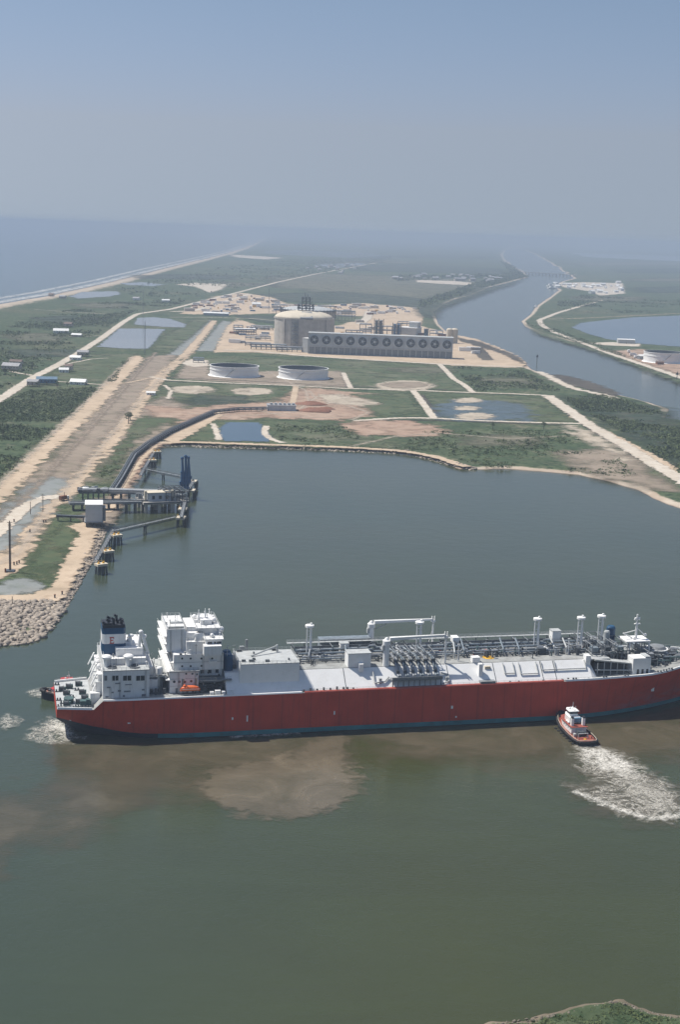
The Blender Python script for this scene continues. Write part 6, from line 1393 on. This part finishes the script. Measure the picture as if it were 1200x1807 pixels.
hq = gable_building('shed', 'x', 'shed', (0, 0, 0), 0, 22, 13, 8, ROOFW, ROOFW, 'white sheds of the riverside yard')
for k in range(34):
    px = random.uniform(1045, 1102) if k < 20 else random.uniform(975, 1045); py = random.uniform(500, 519) if k < 20 else random.uniform(500, 510)
    place(hq, k, tuple(P(px, py, ZL)), random.uniform(-1, 1), 'white shed in the hazy yard across the river', 'white sheds of the riverside yard', random.uniform(.5, 1.15))
# moored workboats by the far yard
wb = thing('workboat', 'x', 'boat'); MB().prism([(-14, -4), (10, -4), (16, 0), (10, 4), (-14, 4)], -.5, 2.5).build('hull', WHITE, wb); MB().box(-8, 2, -2.6, 2.6, 2.5, 7).build('cabin', WHITE, wb); MB().tube((-2, 0, 7), (-2, 0, 14), .3, n=5).build('mast', LGREY, wb)
for k, (px, py) in enumerate(((976, 509), (985, 503), (973, 505), (946, 542))):
    place(wb, k, tuple(P(px, py, 0)), (.3, .1, .5, 1.2)[k], ('white workboat moored at the tip of the far yard', 'white workboat behind the moored one at the far yard', 'white workboat farthest left at the far yard', 'small white boat alone by the far river bank')[k], 'boats on the river', (1.6, 1.6, 1.5, .9)[k])
# bridge over the river far away
a = P(918, 483, 0); b = P(1018, 489, 0); L = math.hypot(*(b - a)[:2]); bg_ = thing('road_bridge', 'long low road bridge crossing the hazy river', 'bridge', (a[0], a[1], 0), ang(a, b))
MB().box(0, L, -5, 5, 10, 11.6).build('deck', CONC, bg_); m = MB()
for x in np.linspace(20, L - 20, 16): m.box(x - 1.5, x + 1.5, -4, 4, -2, 10)
m.build('pier', CONC, bg_); MB().box(0, L, -5.3, -5, 11, 12.4).box(0, L, 5, 5.3, 11, 12.4).build('parapet', CONC, bg_)
# tank and sheds across the river at the right edge
open_tank('grey riverside storage tank with pale roof at the right edge across the river', 1180, 642, 62, 20, None)
gable_building('shed', 'pale flat shed on the lake shore across the river', 'shed', tuple(P(1105, 606, ZL)), 0, 34, 14, 8, LGREY, ROOFW, None, ridge=.1)
gable_building('shed', 'small dark shed on the dirt left of the riverside tank', 'shed', tuple(P(1134, 634, ZL)), .4, 16, 10, 6, MGREY, ROOFW, None)
gable_building('shed', 'brown shed in front of the riverside tank', 'shed', tuple(P(1165, 643, ZL)), .2, 12, 8, 4, RUST, ROOFB, None)
for k, (px, py) in enumerate(((1118, 628), (1125, 632), (1140, 628), (1110, 622))):
    place(truck(WHITE) if k == 0 else bpy.data.objects['truck'], 0 if k == 0 else 1, tuple(P(px, py, ZL)), .5 * k, 'white truck parked on the dirt across the river', 'trucks across the river', 1.5)
for k, (px, py) in enumerate(((948, 640), (1195, 672))):
    c = P(px, py, 0); t = thing('channel_marker', ('channel marker post in the river off the plant corner', 'channel marker post by the river bank at the right edge')[k], 'marker', (c[0], c[1], 0)); MB().tube((0, 0, -2), (0, 0, 14), .5, n=6).build('post', DGREY, t); MB().box(-1.6, 1.6, -.2, .2, 9, 12).build('board', DGREY, t)
# piles of soil
for k, (px, py, r, h) in enumerate(((548, 714, 14, 3.5), (556, 726, 16, 4), (575, 722, 8, 2.5))):
    c = P(px, py, ZL); m = MB(); m.lathe([(r, -.3), (r * .8, h * .35), (r * .45, h * .85), (.1, h)], 0, 0, 14)
    rr = random.Random(k); m.v = [(x * rr.uniform(.8, 1.25) * 1.4, y * rr.uniform(.7, 1.1), z * rr.uniform(.7, 1.3)) for x, y, z in m.v]
    tag(m.build('soil_heap', RUST, None, True, (c[0], c[1], ZL)), ('dark soil heap on the reddish dirt, farther back', 'dark soil heap on the reddish dirt, wider and nearer', 'smallest dark soil heap, right of the other two')[k], 'soil heap', 'soil heaps on the reddish dirt')

# ------------------------------------------------------------------ rock bank at the lower left
def clump_mesh(name, pos, size, mat, K, flat=.6, tint=None, leaf=.45, kind='stuff'):
    """many small ragged leaf faces spread through the volume of each clump"""
    N = len(pos); pos = np.asarray(pos); size = np.asarray(size)
    d = rng.normal(size=(N, K, 3)); d /= np.linalg.norm(d, axis=2)[:, :, None]; r = rng.random((N, K, 1)) ** .45
    c = d * r; c[:, :, 2] = np.abs(c[:, :, 2]) * flat + .06
    c = pos[:, None, :] + c * size[:, None, None]
    a = rng.normal(size=(N, K, 3, 3)); a[..., 2] *= .6; a /= np.linalg.norm(a, axis=3)[..., None]
    v = c[:, :, None, :] + a * (size[:, None, None, None] * leaf * rng.uniform(.6, 1.2, (N, K, 1, 1)))
    tn = (tint if tint is not None else rng.random(N))[:, None] * .7 + rng.random((N, K)) * .3
    return mesh_np(name, v.reshape(-1, 3), np.arange(N * K * 3).reshape(-1, 3), mat, {'tint': np.repeat(tn.ravel(), 3)})
def scatter(poly, n, seed=1, clump=40.0, thr=.45):
    a = np.array(poly); r = np.random.default_rng(seed); x0, y0 = a.min(0); x1, y1 = a.max(0); out = np.zeros((0, 2)); k = 0
    while len(out) < n and k < 60:
        k += 1; X = r.uniform(x0, x1, n * 3); Y = r.uniform(y0, y1, n * 3); ok = inside(X, Y, poly)
        ok &= fnoise(X / clump, Y / clump, seed) > thr + r.uniform(-.08, .08, len(X)); out = np.concatenate([out, np.stack([X[ok], Y[ok]], -1)])
    return out[:n]
ROCKM = paint('riprap_stone', (.33, .285, .235), .28, .4, .9, dirt=(.16, .14, .12), dirt_amt=.6)
def rocks(name, poly, n, smin, smax, zf, seed, mat=None):
    pts = scatter(poly, n, seed, 10, .0); r = np.random.default_rng(seed + 5)
    bv = np.array([[1, 0, 0], [.4, .9, .1], [-.7, .7, 0], [-1, -.1, .1], [-.3, -.9, 0], [.7, -.7, 0], [.5, .1, .7], [-.2, .5, .75], [-.4, -.3, .8], [.3, -.4, .7], [0, 0, -.5]])
    fs = np.array([[0, 1, 6], [1, 7, 6], [1, 2, 7], [2, 3, 8], [2, 8, 7], [3, 4, 8], [4, 9, 8], [4, 5, 9], [5, 0, 9], [0, 6, 9], [6, 7, 8], [6, 8, 9], [0, 10, 1], [1, 10, 2], [2, 10, 3], [3, 10, 4], [4, 10, 5], [5, 10, 0]])
    N = len(pts); s = r.uniform(smin, smax, N) * (.6 + .8 * r.random(N) ** 2); a = r.uniform(0, 6.28, N); v = bv[None] * (1 + r.uniform(-.28, .28, (N, 11, 3)))
    x = v[:, :, 0] * np.cos(a)[:, None] - v[:, :, 1] * np.sin(a)[:, None]; y = v[:, :, 0] * np.sin(a)[:, None] + v[:, :, 1] * np.cos(a)[:, None]
    V = np.stack([x * s[:, None] + pts[:, 0:1], y * s[:, None] + pts[:, 1:2], v[:, :, 2] * s[:, None] * .8 + zf(pts)[:, None]], -1)
    F_ = (fs[None] + (np.arange(N) * 11)[:, None, None]).reshape(-1, 3)
    return tag(mesh_np(name, V.reshape(-1, 3), F_, mat or ROCKM), kind='stuff')
def shore_z(pts, slope=.3, top=ZL): return np.clip(sdf(pts[:, 0], pts[:, 1], landA) * slope, -.5, top)
rp = W([(-60, 1062), (0, 1064), (55, 1066), (95, 1062), (108, 1066), (112, 1078), (98, 1100), (76, 1124), (48, 1134), (0, 1138), (-60, 1142)], 1)
rocks('rubble', rp, 2300, .6, 2.3, lambda p: np.clip(sdf(p[:, 0], p[:, 1], landA) * .14, -.3, 2.2) + rng.uniform(-.2, .5, len(p)), 4)
rs = W([(96, 1062), (118, 1042), (134, 1010), (152, 975), (170, 945), (186, 915), (196, 912), (182, 950), (166, 985), (146, 1020), (128, 1052), (110, 1080)], 1)
rocks('rubble', rs, 900, .6, 1.3, shore_z, 14)
rn = W([(280, 786), (400, 789), (560, 793), (720, 800), (800, 822), (840, 830), (840, 826), (800, 818), (720, 796), (560, 790), (400, 786), (285, 782)], 1)
rocks('rubble', rn, 900, .7, 1.6, shore_z, 15)
rb = W([(840, 1812), (900, 1800), (985, 1788), (1040, 1775), (1085, 1765), (1130, 1778), (1200, 1794), (1230, 1800), (1230, 1808), (1180, 1800), (1130, 1786), (1090, 1770), (1040, 1782), (985, 1795), (900, 1810)], .5)
rocks('rubble', rb, 170, .2, .6, lambda p: np.clip(sdf(p[:, 0], p[:, 1], BANKW) * .25, -.2, 2.4), 16, paint('muddy_stone', (.17, .15, .12), .3, .5, .9))

# ------------------------------------------------------------------ vegetation
def veg(name, px_poly, n, smin, smax, K, seed, clump=60, thr=.45, flat=.6, leaf=.42):
    poly = W(px_poly, ZL); pts = scatter(poly, n, seed, clump, thr); r = np.random.default_rng(seed)
    N = len(pts)
    if N == 0: return
    pos = np.concatenate([pts, np.full((N, 1), ZL)], 1); size = r.uniform(smin, smax, N) * (.5 + r.random(N))
    tint_ = np.clip(fnoise(pts[:, 0] / clump * 1.7, pts[:, 1] / clump * 1.7, seed + 3) * 1.3 - .25 + r.uniform(-.15, .15, N), 0, 1)
    return tag(clump_mesh(name, pos, size, LEAF, K, flat, tint_, leaf), kind='stuff')
veg('scrub', [(-60, 900), (-60, 735), (0, 712), (50, 690), (200, 682), (215, 640), (232, 632), (180, 680), (120, 735), (0, 848)], 6500, 1.0, 2.8, 11, 31, 75, .40, .45)
veg('scrub', [(-60, 700), (0, 690), (60, 655), (130, 615), (235, 550), (330, 535), (200, 530), (60, 560), (-60, 600)], 4200, 2.2, 4.5, 9, 32, 70, .5)
veg('scrub', [(1000, 702), (1060, 695), (1100, 706), (1168, 728), (1215, 748), (1300, 780), (1300, 860), (1200, 835), (1130, 780), (1060, 740), (1010, 715)], 7000, 1.1, 3.2, 10, 33, 60, .45, .5)
veg('scrub', [(680, 790), (760, 760), (980, 758), (1080, 800), (1140, 850), (1020, 832), (860, 824), (760, 800)], 1500, 1.0, 2.6, 12, 34, 45, .5, .45)
veg('scrub', [(480, 745), (600, 750), (640, 772), (620, 788), (500, 786)], 500, 1.2, 2.6, 12, 35, 30, .5)
veg('scrub', [(800, 648), (925, 655), (990, 690), (840, 690)], 900, 2, 4, 9, 36, 60, .5)
veg('trees', [(738, 546), (765, 536), (800, 526), (850, 508), (900, 496), (932, 489), (925, 484), (880, 488), (840, 500), (780, 520), (740, 535)], 2600, 4, 8.5, 10, 37, 120, .36, .9)
veg('trees', [(925, 488), (905, 470), (885, 462), (900, 480), (860, 492), (700, 496), (690, 488), (860, 484)], 1500, 6, 11, 8, 38, 150, .42, .8)
veg('scrub', [(300, 540), (460, 500), (690, 462), (690, 452), (520, 460), (400, 470), (200, 512)], 3400, 4, 8, 7, 39, 140, .5, .7)
veg('scrub', [(985, 530), (1040, 520), (1200, 530), (1300, 545), (1200, 552), (1060, 553), (980, 548)], 1600, 3, 6, 8, 40, 120, .52, .7)
veg('scrub', [(920, 568), (985, 594), (1060, 618), (1130, 638), (1060, 608), (990, 585), (945, 566)], 900, 1.6, 3.2, 8, 41, 60, .5, .7)
veg('scrub', [(165, 850), (200, 800), (235, 762), (250, 768), (225, 800), (198, 845)], 260, .8, 1.8, 10, 42, 25, .5)
gp = scatter([tuple(q) for q in BANKW], 4200, 51, 6, .25); zz = np.clip(sdf(gp[:, 0], gp[:, 1], BANKW) * .25, 0, 2.6); ok = (sdf(gp[:, 0], gp[:, 1], BANKW) > 3.0) & (gp[:, 1] < 400) & (gp[:, 0] < 190)
gp = gp[ok]; N = len(gp)
tag(clump_mesh('undergrowth', np.concatenate([gp, zz[ok][:, None]], 1), rng.uniform(.35, 1.0, N), LEAF, 12, .8, np.clip(fnoise(gp[:, 0] / 6, gp[:, 1] / 6, 8) * 1.5 - .15, 0, 1), .4), kind='stuff')
# trees one can tell apart
def tree(px, py, h, label, seed, shape=.7):
    c = P(px, py, ZL); t = thing('tree', label, 'tree', (c[0], c[1], ZL)); r = np.random.default_rng(seed)
    m = MB(); m.tube((0, 0, -.3), (.2, .1, h * .45), h * .04, h * .025, 7)
    for k in range(4): a = r.uniform(0, 6.28); m.tube((.2, .1, h * (.3 + .05 * k)), (math.cos(a) * h * .22, math.sin(a) * h * .22, h * (.55 + .06 * k)), h * .018, h * .008, 5)
    m.build('trunk', BARK, t)
    n = 26; d = r.normal(size=(n, 3)); d /= np.linalg.norm(d, axis=1)[:, None]; ps = d * r.random((n, 1)) ** .4 * np.array([h * .3, h * .3, h * .3 * shape * 1.3]); ps[:, 2] += h * .62
    global rng; keep = rng; rng = r
    o = clump_mesh('crown', ps, np.full(n, h * .13), LEAF, 16, .9, r.random(n) * .6, .45); rng = keep; o.parent = t
    return t
for k, (px, py, h, lb) in enumerate(((226, 748, 13, 'dark slim tree alone beside the right haul road'), (229, 742, 10, 'smaller dark tree right behind the slim tree by the haul road'), (56, 652, 11, 'broad tree between the large grey roofed house and the road'), (100, 684, 9, 'tree at the right end of the long blue house'), (150, 684, 7, 'small tree right of the bright white roofed house'), (66, 683, 8, 'tree between the grey house and the long blue house'), (152, 632, 9, 'tree beside the dark grey roofed house by the road'), (8, 660, 9, 'tree at the left frame edge beside the large house'), (116, 592, 9, 'tree right in front of the large white house in the scrub'), (960, 758, 9, 'round tree on the green point near the right dirt road'), (1026, 722, 11, 'round tree beside the bend of the right dirt road'), (870, 757, 8, 'round tree in the middle of the green point'), (4, 770, 10, 'dark tree in the scrub at the left edge'), (118, 683, 7, 'small tree between the blue house and the white roofed house'))):
    tree(px, py, h, lb, 100 + k)
#@@END
# ------------------------------------------------------------------ haze: one closed box of even air
hb = MB().box(-70000, 70000, -6000, 70000, -3.0, 222.0)
hz = hb.build('haze', [])
t = NT('haze_air'); v = t.n('VolumePrincipled'); v.inputs['Color'].default_value = (.45, .54, .675, 1); v.inputs['Density'].default_value = HAZE_DENSITY
v.inputs['Anisotropy'].default_value = 0.0
t.l(v.outputs[0], t.out.inputs['Volume']); hz.data.materials.append(t.m); tag(hz, kind='stuff')
